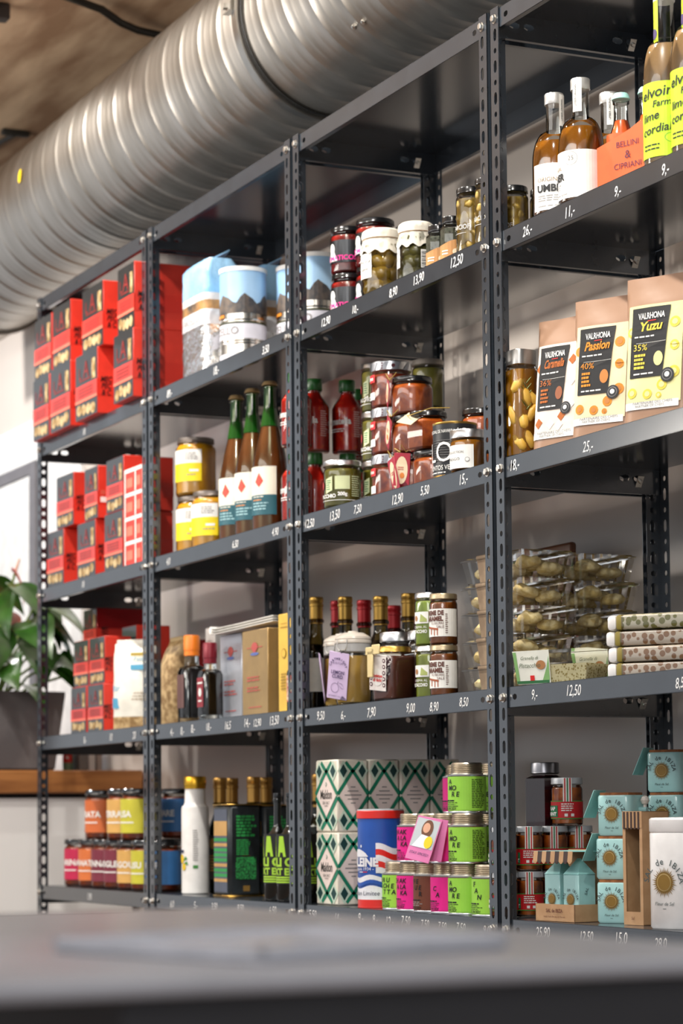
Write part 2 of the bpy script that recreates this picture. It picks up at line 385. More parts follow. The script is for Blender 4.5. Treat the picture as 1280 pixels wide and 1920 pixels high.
part('hanger_bracket', join(box(-.022, -.243, .0, .022, -.226, .035), box(-.02, -.236, .03, -.015, -.230, .26), box(.015, -.236, .03, .02, -.230, .26), xf(lathe([(0, 0), (.008, 0), (.008, .01), (0, .01)], circ(6)), Matrix.Translation((.0, -.241, .012)) @ Matrix.Rotation(PI/2, 4, 'X'))), steel, dt, (1.585, 0, 0), smooth=False)
# cables on the ceiling
cabm = M('black_cable', '#15140f', .5)
tag(part('cable', tube([(.62, -.25, 2.93), (.5, .02, 2.925), (.43, .10, 2.92), (.375, .17, 2.925), (.345, .25, 2.93), (.33, .40, 2.935)], .011), cabm, None), 'black cable sagging along the ceiling above the duct', 'cable')
cc = thing('cable_clip', 'small black cable clip with wire on the ceiling at far left', 'cable clip', (-.78, .18, 2.95))
part('clip', rbox(.03, .09, .018, .004, 2, -.018), cabm, cc); part('wire', tube([(0, 0, -.012), (-.1, -.015, -.012), (-.4, -.05, -.01)], .008), cabm, cc)
tk = thing('lighting_track', 'dark metal lighting track bracket at the top left of the ceiling', 'light track', (.33, -.22, 2.95))
part('rail', rbox(.9, .035, .03, .003, 1, -.03), M('dark_track', '#2a2422', .5), tk, (-.35, -.05, 0)); part('bracket', rbox(.04, .05, .045, .004, 1, -.045), M('dark_track'), tk, (.03, 0, 0))

# ------------------------------------------------------------------ counter with planter at the left
woodm = M('knotty_wood', '#a9703c', .5, mix='#7b4a22', scale=4, lo=.35, hi=.7, stretch=(9, 1.2, 9), bump=.1)
ct = thing('service_counter', 'counter with thick knotty wood top and white body left of the shelving', 'counter', (-.88, 0, 0))
part('wood_top', rbox(1.24, .92, .068, .004, 1, .828), woodm, ct, (0, -.045, 0))
part('body', box(-.60, -.46, .47, .59, .39, .815), M('white_counter_panel', '#eeedeb', .5, mix='#eae9e6', scale=2), ct, smooth=False)
part('shadow_gap', box(-.58, -.44, .80, .575, .38, .83), M('dark_plinth', '#1b1a1d', .6), ct, smooth=False)
part('plinth', box(-.57, -.43, 0, .55, .37, .471), M('dark_plinth'), ct, smooth=False)
conc = M('dark_concrete', '#6d6a6b', .75, mix='#5b585a', scale=9, bump=.15)
pl = thing('planter', 'square dark concrete planter with red anthurium on the wooden counter', 'planter', (-.575, .012, .898))
sq = squircle(9, 40)
part('pot', lathe([(0, 0), (.18, 0), (.188, .006), (.214, .225), (.214, .235), (.198, .235), (.19, .19), (0, .19)], sq), conc, pl)
part('soil', lathe([(.0, .200), (.186, .195), (.186, .19)], sq), M('soil', '#2b2119', .9, bump=.5), pl)
leafm = M('anthurium_leaf', '#1f4012', .3, mix='#2f5c1a', scale=12, coat=.3); spm = M('anthurium_red', '#a8401f', .3, mix='#c7402c', scale=10, coat=.2); stemm = M('green_stem', '#6f8a2e', .5)
def leaf_vf(L, W, droop):
    V = []; F = []; n = 9
    for i in range(n+1):
        t = i/n; wd = W*math.sin(PI*min(1, .12+.88*t)**.75)*(1-.15*t) if t < 1 else 0
        x = L*(t-.12); z = -droop*t*t*L
        V += [(x, -wd, z+.12*wd), (x, -wd*.5, z+.02*wd), (x, 0, z-.04*wd), (x, wd*.5, z+.02*wd), (x, wd, z+.12*wd)]
    for i in range(n):
        for k in range(4): F.append((i*5+k, i*5+k+1, i*5+5+k+1, i*5+5+k))
    return solid((V, F), .0012)
random.seed(11)
tips = [(.18, -.10, .30, 1), (.20, .10, .16, 0), (.06, .16, .30, 0), (.24, -.02, .20, 0), (.12, .22, .12, 0), (.22, .20, .06, 0), (-.05, .05, .36, 0), (.02, -.16, .30, 0), (.20, -.16, .20, 0), (.14, .06, .37, 1), (.10, -.05, .42, 1), (.25, .05, .03, 0), (.22, -.12, .08, 0), (.05, -.24, .18, 0), (-.15, .1, .3, 0), (-.12, -.15, .26, 0), (.18, .0, .30, 0), (.12, .14, .24, 0), (.17, .03, .25, 1), (.16, .17, .27, 0), (.23, -.06, .13, 0), (.21, .13, .11, 0), (.1, .2, .2, 0), (.24, .0, .1, 0), (.19, -.2, .12, 0), (.2, .05, .33, 0), (.15, -.06, .36, 0), (.22, .08, .22, 0)]
for dx, dy, dz, kind in tips:
    a = math.atan2(dy, dx); r = math.hypot(dx, dy)
    part('stem', tube([(dx*.25, dy*.25, .195), (dx*.55, dy*.55, .22+dz*.55), (dx, dy, .225+dz)], .0042, 6), stemm, pl)
    L = .10 if kind else random.uniform(.13, .20)
    part('spathe' if kind else 'leaf', leaf_vf(L, L*(.42 if kind else .40), .6), spm if kind else leafm, pl, (dx, dy, .225+dz), (random.uniform(-.5, .5), random.uniform(.1, .7), a+random.uniform(-.6, .6)))
    if kind: part('spadix', tube([(dx, dy, .225+dz), (dx+.02*math.cos(a), dy+.02*math.sin(a), .265+dz)], [.005, .003], 8), M('spadix', '#e6b9a0', .5), pl)
zc = .897
b = thing('small_bottle', 'tiny bottle with blue cap and red round label on the wooden counter', 'bottle', (-.62, .30, zc))
part('body', lathe([(0, 0), (.016, 0), (.017, .03), (.017, .05), (.009, .062), (.009, .07), (0, .07)]), M('pale_green_plastic', '#7d9a78', .4), b); part('cap', lathe([(0, .068), (.013, .068), (.013, .084), (0, .084)]), M('blue_cap', '#2b62ae', .4), b)
pp = Print(Cyl(.0172, 65), b); pp.label(red, -.016, .03, .016, .062); pp.disc(white, 0, .045, .004); pp.done()
for i, (y, w_, c, n) in enumerate(((.335, .03, '#77726e', 'grey'), (.363, .022, '#cfcbc5', 'white'), (.388, .018, '#a3968c', 'beige'))):
    o = thing('carton', f'small {n} carton standing at the wall end of the wooden counter', 'box', (-.62, y, zc)); part('box', rbox(.09, w_, .085, .002, 1), M('carton_'+n, c, .6), o); part('flap', rbox(.088, w_*.9, .002, .0005, 1, .085), M('carton_'+n), o)

# ------------------------------------------------------------------ table in front of the camera
tt = thing('work_table', 'large pale grey table top over a black cabinet, blurred in the foreground', 'table', (4.905, -1.8, 0))
part('table_top', rbox(.87, 1.12, .012, .004, 2, .661), M('grey_laminate', '#9c9b9f', .3, mix='#929195', scale=6), tt, (0, 0, 0))
part('cabinet', box(-.36, .135, 0, .428, .53, .661), M('black_cabinet', '#1c1b1e', .6), tt, smooth=False)
ty = thing('tray', 'thin light grey tray added as a bright patch on the blurred foreground table', 'tray', (5.16, -1.50, .6732), .3)  # tray added to give a brighter patch on the table top
part('tray_base', rbox(.20, .20, .005, .002, 1), M('light_tray', '#b4b4ba', .22), ty)
part('tray_rim', join(box(-.10, -.10, .0045, -.095, .10, .009), box(.095, -.10, .0045, .10, .10, .009), box(-.10, -.10, .0045, .10, -.095, .009), box(-.10, .095, .0045, .10, .10, .009)), M('light_tray'), ty, smooth=False)
# ------------------------------------------------------------------ product builders
def jar(name, label, cat, x, y, z, R, H, cont, lid, lid_h=.014, lid_r=.95, sh=.30, nk=.86, fill=.94, glass=clear, sec=None, lsec=None, rz=0, group=None, deco=None, rib=True):
    o = thing(name, label, cat, (x, y, z), rz, group); hb = H-lid_h
    g = [(0, 0), (R*.86, 0), (R*.97, R*.06), (R, R*.16), (R, hb-R*sh), (R*.97, hb-R*sh*.6), (R*nk, hb-R*sh*.18), (R*nk, hb+.004)]
    t = .0018; hc = hb*fill
    c = [(0, .003), (R*.86-t, .003), (R-t, R*.16)]
    c += [(R-t, hc)] if hc < hb-R*sh else [(R-t, hb-R*sh), (R*.97-t, hb-R*sh*.6), (R*nk-t, min(hc, hb-R*sh*.1))]
    c += [(0, c[-1][1]+.0005)]
    part('contents', lathe(c, sec), cont, o)
    if glass: part('glass', lathe(g, sec), glass, o)
    L = R*lid_r
    pl = [(0, hb+.001), (L*.93, hb), (L, hb+.0012)]
    if rib: pl += [(L*1.02, hb+.0022), (L*1.0, hb+.004)]
    pl += [(L, H-.002), (L*.96, H), (L*.9, H), (L*.87, H-.0012), (0, H-.0012)]
    part('lid', lathe(pl, lsec or (sec if sec and lsec is None and not rib else None)), lid, o)
    if deco: deco(o, R, H)
    return o
def bottle(name, label, cat, x, y, z, R, H, cont, glass, cap, nr=.014, s0=.52, s1=.78, fill=.8, cap_h=.02, cap_r=1.12, lip=True, rz=0, group=None, deco=None, sec=None, cap_prof=None, scurve=0.):
    o = thing(name, label, cat, (x, y, z), rz, group); hb = H-cap_h*.8
    def rad(t):      # radius along shoulder
        k = max(0, min(1, (t-s0*H)/((s1-s0)*H)))
        k2 = math.sin(k*PI/2)**1.6 if scurve == 0 else (k*k*(3-2*k) if scurve == 1 else (1-(1-k**2.2)**.5 if k < .9 else 1-(1-.9**2.2)**.5+(k-.9)*10*((1-.9**2.2)**.5)))
        return R+(nr-R)*k2
    zs = [R*.14]+[s0*H+(s1-s0)*H*i/10 for i in range(11)]
    g = [(0, 0), (R*.88, 0), (R*.97, R*.05)]+[(rad(q), q) for q in zs]+[(nr*.96, hb-.01)]
    if lip: g += [(nr*1.15, hb-.009), (nr*1.18, hb-.004)]
    g += [(nr, hb)]
    part('glass', lathe(g, sec), glass, o)
    hc = fill*H; t = .0016
    c = [(0, .004), (R*.86, .004)]+[(rad(q)-t, q) for q in zs if q < hc]+[(rad(hc)-t, hc), (0, hc)]
    if cont: part('contents', lathe(c, sec), cont, o)
    cr = nr*cap_r
    part('cap', lathe(cap_prof(cr, H, cap_h) if cap_prof else [(0, H-cap_h+.002), (cr*.97, H-cap_h), (cr, H-cap_h+.001), (cr, H-.002), (cr*.95, H), (0, H)]), cap, o)
    if deco: deco(o, R, H)
    return o
def crown(cr, H, ch): return [(0, H-ch+.003), (cr*1.12, H-ch), (cr*1.15, H-ch+.001), (cr*.98, H-.0025), (cr*.85, H), (0, H)]
def capsule(cr, H, ch): return [(0, H-ch), (cr*.98, H-ch), (cr*.98, H-ch*.36), (cr*1.07, H-ch*.34), (cr*1.07, H-ch*.26), (cr*.99, H-ch*.24), (cr*.99, H-ch*.2), (cr*1.05, H-ch*.18), (cr*1.05, H-.003), (cr*.97, H), (0, H)]
def tin(name, label, cat, x, y, z, R, H, body, metal=silver, seam=.004, rz=0, group=None, deco=None):
    o = thing(name, label, cat, (x, y, z), rz, group)
    part('body', lathe([(R*.985, seam), (R*.985, H-seam)]), body, o)
    part('rim', join(lathe([(0, .001), (R*.93, .001), (R*.95, 0), (R*1.0, 0), (R*1.005, seam*.5), (R*.985, seam)]), lathe([(R*.985, H-seam), (R*1.005, H-seam*.5), (R, H), (R*.95, H), (R*.93, H-.002), (0, H-.002)])), metal, o)
    if deco: deco(o, R, H)
    return o
def carton(name, label, cat, x0, x1, y0, y1, z, H, body, rz=0, group=None, deco=None, bev=.0015):
    o = thing(name, label, cat, ((x0+x1)/2, (y0+y1)/2, z), rz, group); w_, d_ = x1-x0, y1-y0
    part('box', rbox(w_, d_, H, bev, 1), body, o)
    if deco: deco(o, w_, d_, H)
    return o
P_ = Print
cream = M('cream_print', '#ece6d4', .55); grey_t = M('grey_print', '#8d8a88', .55)
# ------------------------------------------------------------------ BAY 1: red gift boxes
redcard = M('red_card', '#dc3a2a', .42); darkwin = M('window_print', '#232628', .3, coat=.5); cake = M('golden_pastry', '#8f7040', .6, mix='#c9b184', scale=45, bump=.3)
redband = M('red_band', '#d63427', .35, coat=.3); redink = M('dark_red_ink', '#8e2622', .4); ink = M('black_ink', '#1a0f0d', .5)
def gift(w_, H, script=True, side='#e2301f'):
    def d(o, W, D, H_):
        p = P_(Flat(D/2, 0), o)
        p.label(darkwin, -W/2+.0005, .001, W/2-.0005, H-.001, name='window_face')
        p.rect(redband, -W/2, H*.26, W/2, H*.52, .0014, 'red_band'); p.rect(M('pale_red', '#e97a62', .4), -W/2, H*.26, W/2, H*.30, .0018)
        for i in range(3): p.rect(redink, -W*.36, H*(.34+.05*i), W*.3, H*(.37+.05*i), .0018)
        for i in range(4): p.disc(cake, -W*.32+W*.21*i, H*.13+random.uniform(-.004, .004), W*.11, H*.085, .0014, 12, 'pastry_print')
        p.rect(cake, W*.26, H*.55, W*.42, H*.86, .0013, 'pastry_print')
        p.text(redink, 'L', -W*.28, H*.62, H*.18); p.text(redink, 'A', 0, H*.62, H*.26); p.rect(redink, -W*.3, H*.58, W*.2, H*.60, .0016); p.done()
        q = P_(Flat(W/2, 90), o); q.rect(redband, -D/2, H*.26, D/2, H*.52, .0008, 'red_band')
        if script:
            for i, t in enumerate(('MEC', 'PEC', '& C')): q.text(ink, t, -D*.36, H*(.47-.10*i), H*.085, sx=.75, shear=.15, bold=.02)
        else: q.rect(white, -D*.45, H*.30, D*.02, H*.40, .0014); q.para(M('pale_red'), -D*.45, H*.52, D*.4, 3, H*.03)
        q.done()
    return d
Y0 = -.022; z2 = TOP[2]; g1 = 'red gift boxes stacked in the left bay'
B1 = [(.0405, .182, .0, .172, 'first from the left, bottom row of the upper shelf'), (.195, .365, .0, .178, 'second from the left, bottom row of the upper shelf'), (.41, .585, .0, .175, 'third from the left, bottom row of the upper shelf'), (.715, .857, .0, .175, 'beside the post, bottom row of the upper shelf')]
for x0, x1, yo, h, t in B1: carton('gift_box', f'red and black gift box, {t}', 'gift box', x0, x1, Y0, Y0+.17, z2, h, redcard, group=g1, deco=gift(0, h))
B1u = [(.0405, .19, 'leftmost, top row of the upper shelf'), (.205, .355, 'second from the left, top row of the upper shelf'), (.455, .62, 'third from the left, top row of the upper shelf'), (.735, .857, 'beside the post, top row of the upper shelf')]
for (x0, x1, t), h0 in zip(B1u, (.172, .178, .175, .175)): carton('gift_box', f'red and black gift box, {t}', 'gift box', x0, x1, Y0+.004, Y0+.17, z2+h0, .17, redcard, group=g1, deco=gift(0, .17))
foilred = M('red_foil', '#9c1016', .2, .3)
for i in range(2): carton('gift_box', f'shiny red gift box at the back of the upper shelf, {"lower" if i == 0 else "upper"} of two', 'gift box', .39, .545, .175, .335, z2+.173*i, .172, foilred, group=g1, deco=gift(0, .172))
z3 = TOP[3]
for x0, x1, zo, h, t, s in ((.06, .205, 0, .155, 'lower left on the middle shelf', 1), (.325, .47, 0, .15, 'lower second on the middle shelf', 1), (.545, .685, 0, .15, 'lower third on the middle shelf beside striped cartons', 1), (.145, .29, .156, .145, 'upper left on the middle shelf', 1), (.385, .49, .151, .14, 'upper one with white sticker on the middle shelf', 0), (.56, .69, .151, .14, 'upper one beside striped cartons on the middle shelf', 1)):
    carton('gift_box', f'red and black gift box, {t}', 'gift box', x0, x1, .012, .15, z3+zo, h, redcard, group='red gift boxes on the middle shelf of the left bay', deco=gift(0, h, s))
def striped(o, W, D, H):
    for a, d_, w_ in ((0, D/2, W), (90, W/2, D)):
        p = P_(Flat(d_, a), o); p.rect(white, -w_/2, H*.84, w_/2, H, .0008); p.rect(white, -w_/2, 0, -w_/2+.008, H, .001); p.rect(M('pale_red'), -w_*.3, H*.2, w_*.3, H*.6, .0008); p.done()
for c in range(2):
    for r in range(4): carton('small_carton', f'small red carton with white edges in {"left" if c == 0 else "right"} pile, {["bottom", "second", "third", "top"][r]} one', 'carton', (.705, .782)[c], (.780, .832)[c], .01, (.062, .05)[c], z3+.062*r, .061, redcard, group='small striped red cartons', deco=striped)
z4 = TOP[4]
for x0, x1, y0, zo, h, t in ((.245, .37, .02, 0, .125, 'lower left twin on the shelf above the jars'), (.385, .51, .02, 0, .125, 'lower right twin on the shelf above the jars'), (.255, .375, .025, .126, .125, 'upper left twin under the tall red box'), (.385, .505, .025, .126, .125, 'upper right twin under the tall red box')):
    carton('gift_box', f'small windowed red gift box, {t}', 'gift box', x0, x1, y0, y0+.075, z4+zo, h, redcard, group='windowed red gift boxes', deco=gift(0, h))
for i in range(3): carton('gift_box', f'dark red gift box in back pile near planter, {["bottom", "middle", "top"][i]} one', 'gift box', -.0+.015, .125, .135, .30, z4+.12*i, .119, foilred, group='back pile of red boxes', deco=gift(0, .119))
carton('gift_box', 'tall red gift box standing behind the white pasta bag', 'gift box', .42, .53, .105, .20, z4, .28, redcard, deco=gift(0, .28, 0))
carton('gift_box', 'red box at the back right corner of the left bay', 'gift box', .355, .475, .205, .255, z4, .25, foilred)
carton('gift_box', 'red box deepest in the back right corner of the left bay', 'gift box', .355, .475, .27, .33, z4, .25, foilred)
pasta = M('pasta', '#c6a878', .6, mix='#8c6c40', scale=60, bump=.4)
def bag(name, label, x, y, z, W, D, H, main, top, deco=None, rz=0, foot=None, group=None):
    o = thing(name, label, 'bag', (x, y, z), rz, group); V = []; F = []; rows = 14; sec = squircle(3.2, 40)
    random.seed(int(x*1000))
    for i in range(rows+1):
        t = i/rows; k = 1-max(0, (t-.72)/.28)**1.6*.92; kw = 1-.04*math.sin(t*PI)+(.0 if t < .72 else .03)
        for sx, sy in sec:
            n = 1+random.uniform(-.012, .012); V.append((sx*W/2*kw*n, sy*D/2*max(k, .06)*n*(.9+.2*math.sin(PI*min(1, t*1.3))), H*t))
    n = len(sec)
    for i in range(rows):
        for j in range(n): F.append((i*n+j, i*n+(j+1) % n, (i+1)*n+(j+1) % n, (i+1)*n+j))
    F.append(tuple(reversed(range(n)))); F.append(tuple(range(rows*n, rows*n+n)))
    cut = [f for f in F if max(V[i][2] for i in f) <= H*(foot or 0)+1e-6]; rest = [f for f in F if f not in set(cut)]
    part('sack', (V, rest), main, o, angle=60)
    if cut: part('window', (V, cut), pasta, o, angle=60)
    part('seal', rbox(W*.94, .005, H*.06, .001, 1, H*.985), top, o)
    if deco: deco(o, W, D, H)
    return o
whitebag = M('white_bag_film', '#e9e6da', .35, coat=.3, bump=.5, bscale=25); bluep = M('blue_print', '#4f9fc4', .5)
def pbag(o, W, D, H):
    p = P_(Flat(D*.50, 0, .012), o); p.rect(bluep, -.01, H*.68, .045, H*.74, .003); p.rect(M('gold_print', '#b39a3a', .5), -.01, H*.84, .035, H*.88, .001); p.text(bluep, 'Pasta', .018, H*.78, .012, off=.003); p.para(M('tan_print', '#a8977c', .6), -.01, H*.42, .05, 3, .008, off=.004); p.rect(bluep, -.062, H*.24, -.03, H*.36, .001); p.text(bluep, 'BIO', -.045, H*.44, .014, off=.002); p.done()
bag('pasta_bag', 'white printed pasta bag with blue lettering beside the first post pair', .605, .080, z4, .125, .085, .225, whitebag, whitebag, pbag, rz=.75, foot=.2)
bag('pasta_bag', 'clear pasta bag leaning behind the dark vinegar bottle', .80, .12, z4, .12, .08, .22, pasta, M('kraft_gold', '#b59a66', .4, .3), None)
# ------------------------------------------------------------------ BAY 1 bottom: antipasti jars
sauce = M('orange_brown_sauce', '#b4511c', .35, mix='#8e3a14', scale=40)
COLS = {'red': '#c01f4c', 'orange': '#d9743a', 'maroon': '#7c2c3e', 'tan': '#d9a95c', 'yellow': '#c9c238', 'blue': '#3f7ab8', 'terracotta': '#cf6a34'}
def antip(col, t):
    def d(o, R, H):
        p = P_(Cyl(R, 25), o); lm = M('jar_label_'+col, COLS[col], .5); p.label(lm, -R*1.25, H*.14, R*2.2, H*.80); p.text(white, t, -R*.1, H*.45, H*.12, bold=.03, maxw=R*1.9); p.rect(white, -R*.7, H*.33, R*.5, H*.355); p.done()
    return d
z5 = TOP[5]; ga = 'antipasti jars with coloured labels'
low = [(.165, 'red', 'MARINA'), (.285, 'orange', 'GRANATA'), (.39, 'maroon', 'TENNA'), (.49, 'maroon', 'NOGLES'), (.595, 'tan', 'RAGOU'), (.70, 'yellow', 'LISU'), (.80, 'blue', 'MARE')]
mar = 0
for x, c, t in low:
    extra = c
    if c == 'maroon': extra = 'maroon'; mar += 1
    jar('antipasti_jar', f'jar with {c} label in the bottom row of the left bay' + ('' if c != 'maroon' else f', {["nearer the orange label", "nearer the tan label"][mar-1]}'), 'jar', x, .075, z5, .046, .128, sauce, blacklid, lid_r=1.0, group=ga, deco=antip(c, t))
for x, y, c, t in [(.285, .095, 'terracotta', 'GRATA'), (.52, .075, 'tan', 'TERRA'), (.625, .075, 'yellow', 'LISA')]:
    jar('antipasti_jar', f'jar with {c} label in the upper row of the left bay', 'jar', x, y, z5+.128, .047, .133, sauce, blacklid, lid_r=1.0, group=ga, deco=antip(c, t))
for i in range(2): jar('antipasti_jar', f'{["lower", "upper"][i]} of two stacked blue label jars behind the white oil bottle', 'jar', .575, .205, z5+.131*i, .046, .13, sauce, blacklid, lid_r=1.0, group=ga, deco=antip('blue', 'MARE'))
for x, y, n in ((.22, .21, 'left'), (.345, .2, 'right')): jar('antipasti_jar', f'jar in the shaded back row of the left bay, {n} one', 'jar', x, y, z5, .046, .128, sauce, blacklid, lid_r=1.0, group=ga, deco=antip('terracotta', 'GRATA'))
for i, (x, y, zz, c, t) in enumerate(((.64, .22, z3, '#3a3a3c', 'lower dark'), (.64, .22, z3+.10, '#6b6a66', 'upper grey'), (.66, .30, z3, '#6a6a34', 'olive'))):
    jar('preserve_jar', f'small {t} jar at the shaded back right of the left bay', 'jar', x, y, zz, .038, .099, M('dark_preserve%d' % i, c, .4), blacklid, lid_r=1.0, deco=lambda o, R, H: P_(Cyl(R, 60), o).label(paper, -.03, .03, .03, .065).done())
# ------------------------------------------------------------------ BAY 2, upper shelf: foil bags and blue tins
skyb = M('sky_blue_print', '#8fb9de', .3, coat=.4, mix='#a9cbe8', scale=6); foil = M('crumpled_foil', '#d7d8da', .22, .9, bump=.8, bscale=70); tinm = M('tin_plate', '#cfcac0', .22, 1.)
hills = M('dark_hills', '#3c3a3c', .4, mix='#6a5c50', scale=30); orangep = M('orange_print', '#e08a2c', .4); lilacw = M('pale_lilac', '#dedce6', .4)
def foilbag(label, x0, x1, y0, y1, z, H, seed):
    random.seed(seed); o = thing('foil_bag', label, 'bag', ((x0+x1)/2, (y0+y1)/2, z), 0, 'printed foil bags'); sec = squircle(7, 48); W, D = x1-x0, y1-y0
    zones = [('foil_base', 0, .43, foil), ('white_band', .43, .56, M('white_foil', '#e8e8ec', .25, .2, bump=.6, bscale=70)), ('dark_band', .56, .64, M('hills_foil', '#4a4644', .3, mix='#b98a52', scale=14, bump=.6, bscale=70)), ('snow_band', .64, .70, M('snow_foil', '#d9d3cf', .3, bump=.6, bscale=70)), ('blue_top', .70, 1., M('blue_foil', '#74b3e0', .25, mix='#9ccbee', scale=9, bump=.7, bscale=70))]
    ring = lambda t: [(sx*W/2*(1+random.uniform(-.02, .02)), sy*D/2*(1-(max(0, t-.93)/.07)**1.5*.3+random.uniform(-.03, .03)), H*t) for sx, sy in sec]
    prev = ring(0); n = len(sec)
    for nm, a, b, mt in zones:
        k = max(1, int((b-a)/.045)); V = list(prev); F = []
        for i in range(1, k+1): V += ring(a+(b-a)*i/k)
        for i in range(k):
            for j in range(n): F.append((i*n+j, i*n+(j+1) % n, (i+1)*n+(j+1) % n, (i+1)*n+j))
        prev = V[-n:]
        if b == 1.: F.append(tuple(range(k*n, k*n+n)))
        part(nm, (V, F), mt, o, angle=50)
    flap = [(-W*.42, -D*.1, H), (W*.46, -D*.15, H+.004), (W*.5, D*.2, H+.022), (W*.1, D*.3, H+.014), (-W*.3, D*.15, H+.010)]
    part('folded_flap', solid((flap, [(0, 1, 2, 3, 4)]), .002), M('blue_foil'), o)
    p = P_(Flat(D/2*1.03, 0), o); p.text(grey_t, 'RICELLO', 0, H*.465, .016, sx=1.1, off=.001); p.done()
foilbag('tall blue and silver foil bag in front of the red box', 1.05, 1.21, .03, .125, z2, .285, 3)
foilbag('crumpled blue foil bag behind the first blue tin', 1.03, 1.16, .19, .285, z2, .292, 5)
def bluetin(label, x, y, R=.056, H=.238):
    def d(o, R, H):
        p = P_(Cyl(R*.985, 20), o)
        p.label(skyb, -R*1.6, H*.58, R*3.0, H*.985, name='label'); p.rect(lilacw, -R*1.6, H*.28, R*3.0, H*.43, .0008); p.rect(lilacw, -R*1.6, H*.04, R*3.0, H*.13, .0008)
        n = 26; xs = [-R*1.6+R*4.6*i/n for i in range(n+1)]; p.strip(hills, [(a, H*.56) for a in xs], [(a, H*(.60+.11*abs(math.sin(i*.55))+.012*((i*7) % 3))) for i, a in enumerate(xs)], .0013)
        p.rect(orangep, -R*1.5, H*.50, -R*.1, H*.53, .0013); p.rect(hills, -R*1.6, H*.535, R*3, H*.565, .0012); p.rect(M('dark_green_band', '#33381f', .4), -R*1.6, H*.43, R*3, H*.45, .0012)
        p.text(grey_t, 'RICELLO', -R*.25, H*.325, H*.075, bold=.02); p.text(white, 'BUON', R*.3, H*.05, H*.06); p.done()
        for zz in (.235, .26, .47): part('bead', lathe([(R*.985, H*zz-.002), (R*1.004, H*zz), (R*.985, H*zz+.002)]), tinm, o)
        part('lid', lathe([(0, H+.001), (R*1.0, H+.001), (R*1.03, H+.001), (R*1.03, H-.009), (R*.99, H-.009)]), M('white_plastic_lid', '#eeece8', .35), o)
    return tin('printed_tin', label, 'tin', x, y, z2, R, H, tinm, tinm, group='blue and silver printed tins', deco=d)
bluetin('blue and silver tin beside the foil bag', 1.285, .10); bluetin('blue and silver tin left of the centre post', 1.36, .215); bluetin('blue and silver tin right of the centre post, behind the red jars', 1.485, .20)
# ------------------------------------------------------------------ BAY 2, middle shelf: yellow jars, ciders, tomato sauces
mango = M('yellow_curd', '#d99a14', .3, mix='#e3a91c', scale=18, coat=.2); browncap = M('brown_grey_lid', '#6e6660', .35, .6); ylab = M('yellow_label', '#f0d512', .5)
def yj(o, R, H):
    p = P_(Cyl(R, 30), o); p.label(white, -R*1.05, H*.55, R*.95, H*.78); p.rect(ylab, -R*1.05, H*.24, R*.95, H*.55, .0007); p.para(grey_t, R*.1, H*.73, R*.7, 4, H*.035)
    p.rect(white, R*.35, H*.40, R*.8, H*.44); p.para(grey_t, R*.2, H*.36, R*.6, 1, H*.04); p.done()
for x, zo, t in ((.997, 0, 'lower left of three'), (1.10, 0, 'lower right of three'), (.995, .146, 'stacked on top of the other two')):
    jar('curd_jar', f'yellow curd jar with white and yellow label, {t}', 'jar', x, .092, z3+zo, .050, .145, mango, browncap, .014, .92, .32, .86, 1., group='yellow curd jars', deco=yj)
cider = M('cloudy_cider', '#7e4526', .25, mix='#8c5030', scale=8); teal = M('teal_label', '#1f5a66', .5); kite = M('kite_red', '#d6402e', .5); goldcap = M('gold_cap', '#c7a878', .4, .7)
def cid(o, R, H):
    p = P_(Cyl(R, 20), o); p.label(cream, -R*1.5, H*.245, R*1.15, H*.43); p.rect(teal, -R*1.5, H*.115, R*1.15, H*.245, .0007)
    p.poly(kite, [(-R*.1, H*.33), (R*.16, H*.295), (R*.42, H*.335), (R*.16, H*.39)], .0014)
    part('green_neck', lathe([(.0, H*.705), (.022, H*.703), (.0175, H*.78), (.0135, H*.85), (.013, H*.965), (0, H*.965)]), M('green_neck_glass', '#184c14', .1, coat=.6), o); p.para(orangep, -R*.3, H*.215, R*.8, 1, H*.014); p.para(cream, -R*.3, H*.235, R*1.0, 1, H*.012); p.para(M('pale_teal', '#9cc6cc', .5), -R*.3, H*.195, R*1.1, 3, H*.019); p.text(grey_t, 'c', 0, H*.40, .007); p.done()
for x, t in ((1.287, 'leftmost of three'), (1.385, 'middle of three'), (1.488, 'nearest the post, of three')):
    bottle('cider_bottle', f'green glass bottle of brown cider with cream and teal label, {t}', 'bottle', x, .08, z3, .042, .352, cider, GLASS('pale_green_glass', (.86, .9, .72), .03), goldcap, .0145, .38, .86, .70, .009, 1.1, group='green glass cider bottles', deco=cid, cap_prof=crown, scurve=1)
tom = M('tomato_sauce', '#c22418', .25, mix='#e0541e', scale=70, lo=.55, hi=.75, coat=.3); gcap = M('green_lid', '#1f5a22', .3)
def tomd(o, R, H):
    p = P_(Cyl(R, 35), o); p.text(white, 'Pomatella', -R*.2, H*.38, H*.085, bold=.03, maxw=R*1.9); p.para(white, -R*.8, H*.32, R*1.2, 2, H*.03); p.para(M('pale_pink', '#e7b3aa', .5), R*.95, H*.55, R*.5, 12, H*.03); p.done()
for x, y, t in ((1.712, .047, 'at the shelf edge'), (1.645, .12, 'second from the edge'), (1.66, .195, 'third from the edge'), (1.565, .27, 'at the back')):
    for i in range(2):
        bottle('sauce_bottle', f'squat red tomato sauce bottle with green cap {t}, {["lower", "upper"][i]} of the pair', 'bottle', x, y, z3+.167*i, .0345, .166, tom, clear, gcap, .014, .60, .84, .85, .026, 1.35, group='red tomato sauce bottles', deco=tomd if i or y < .06 else None)
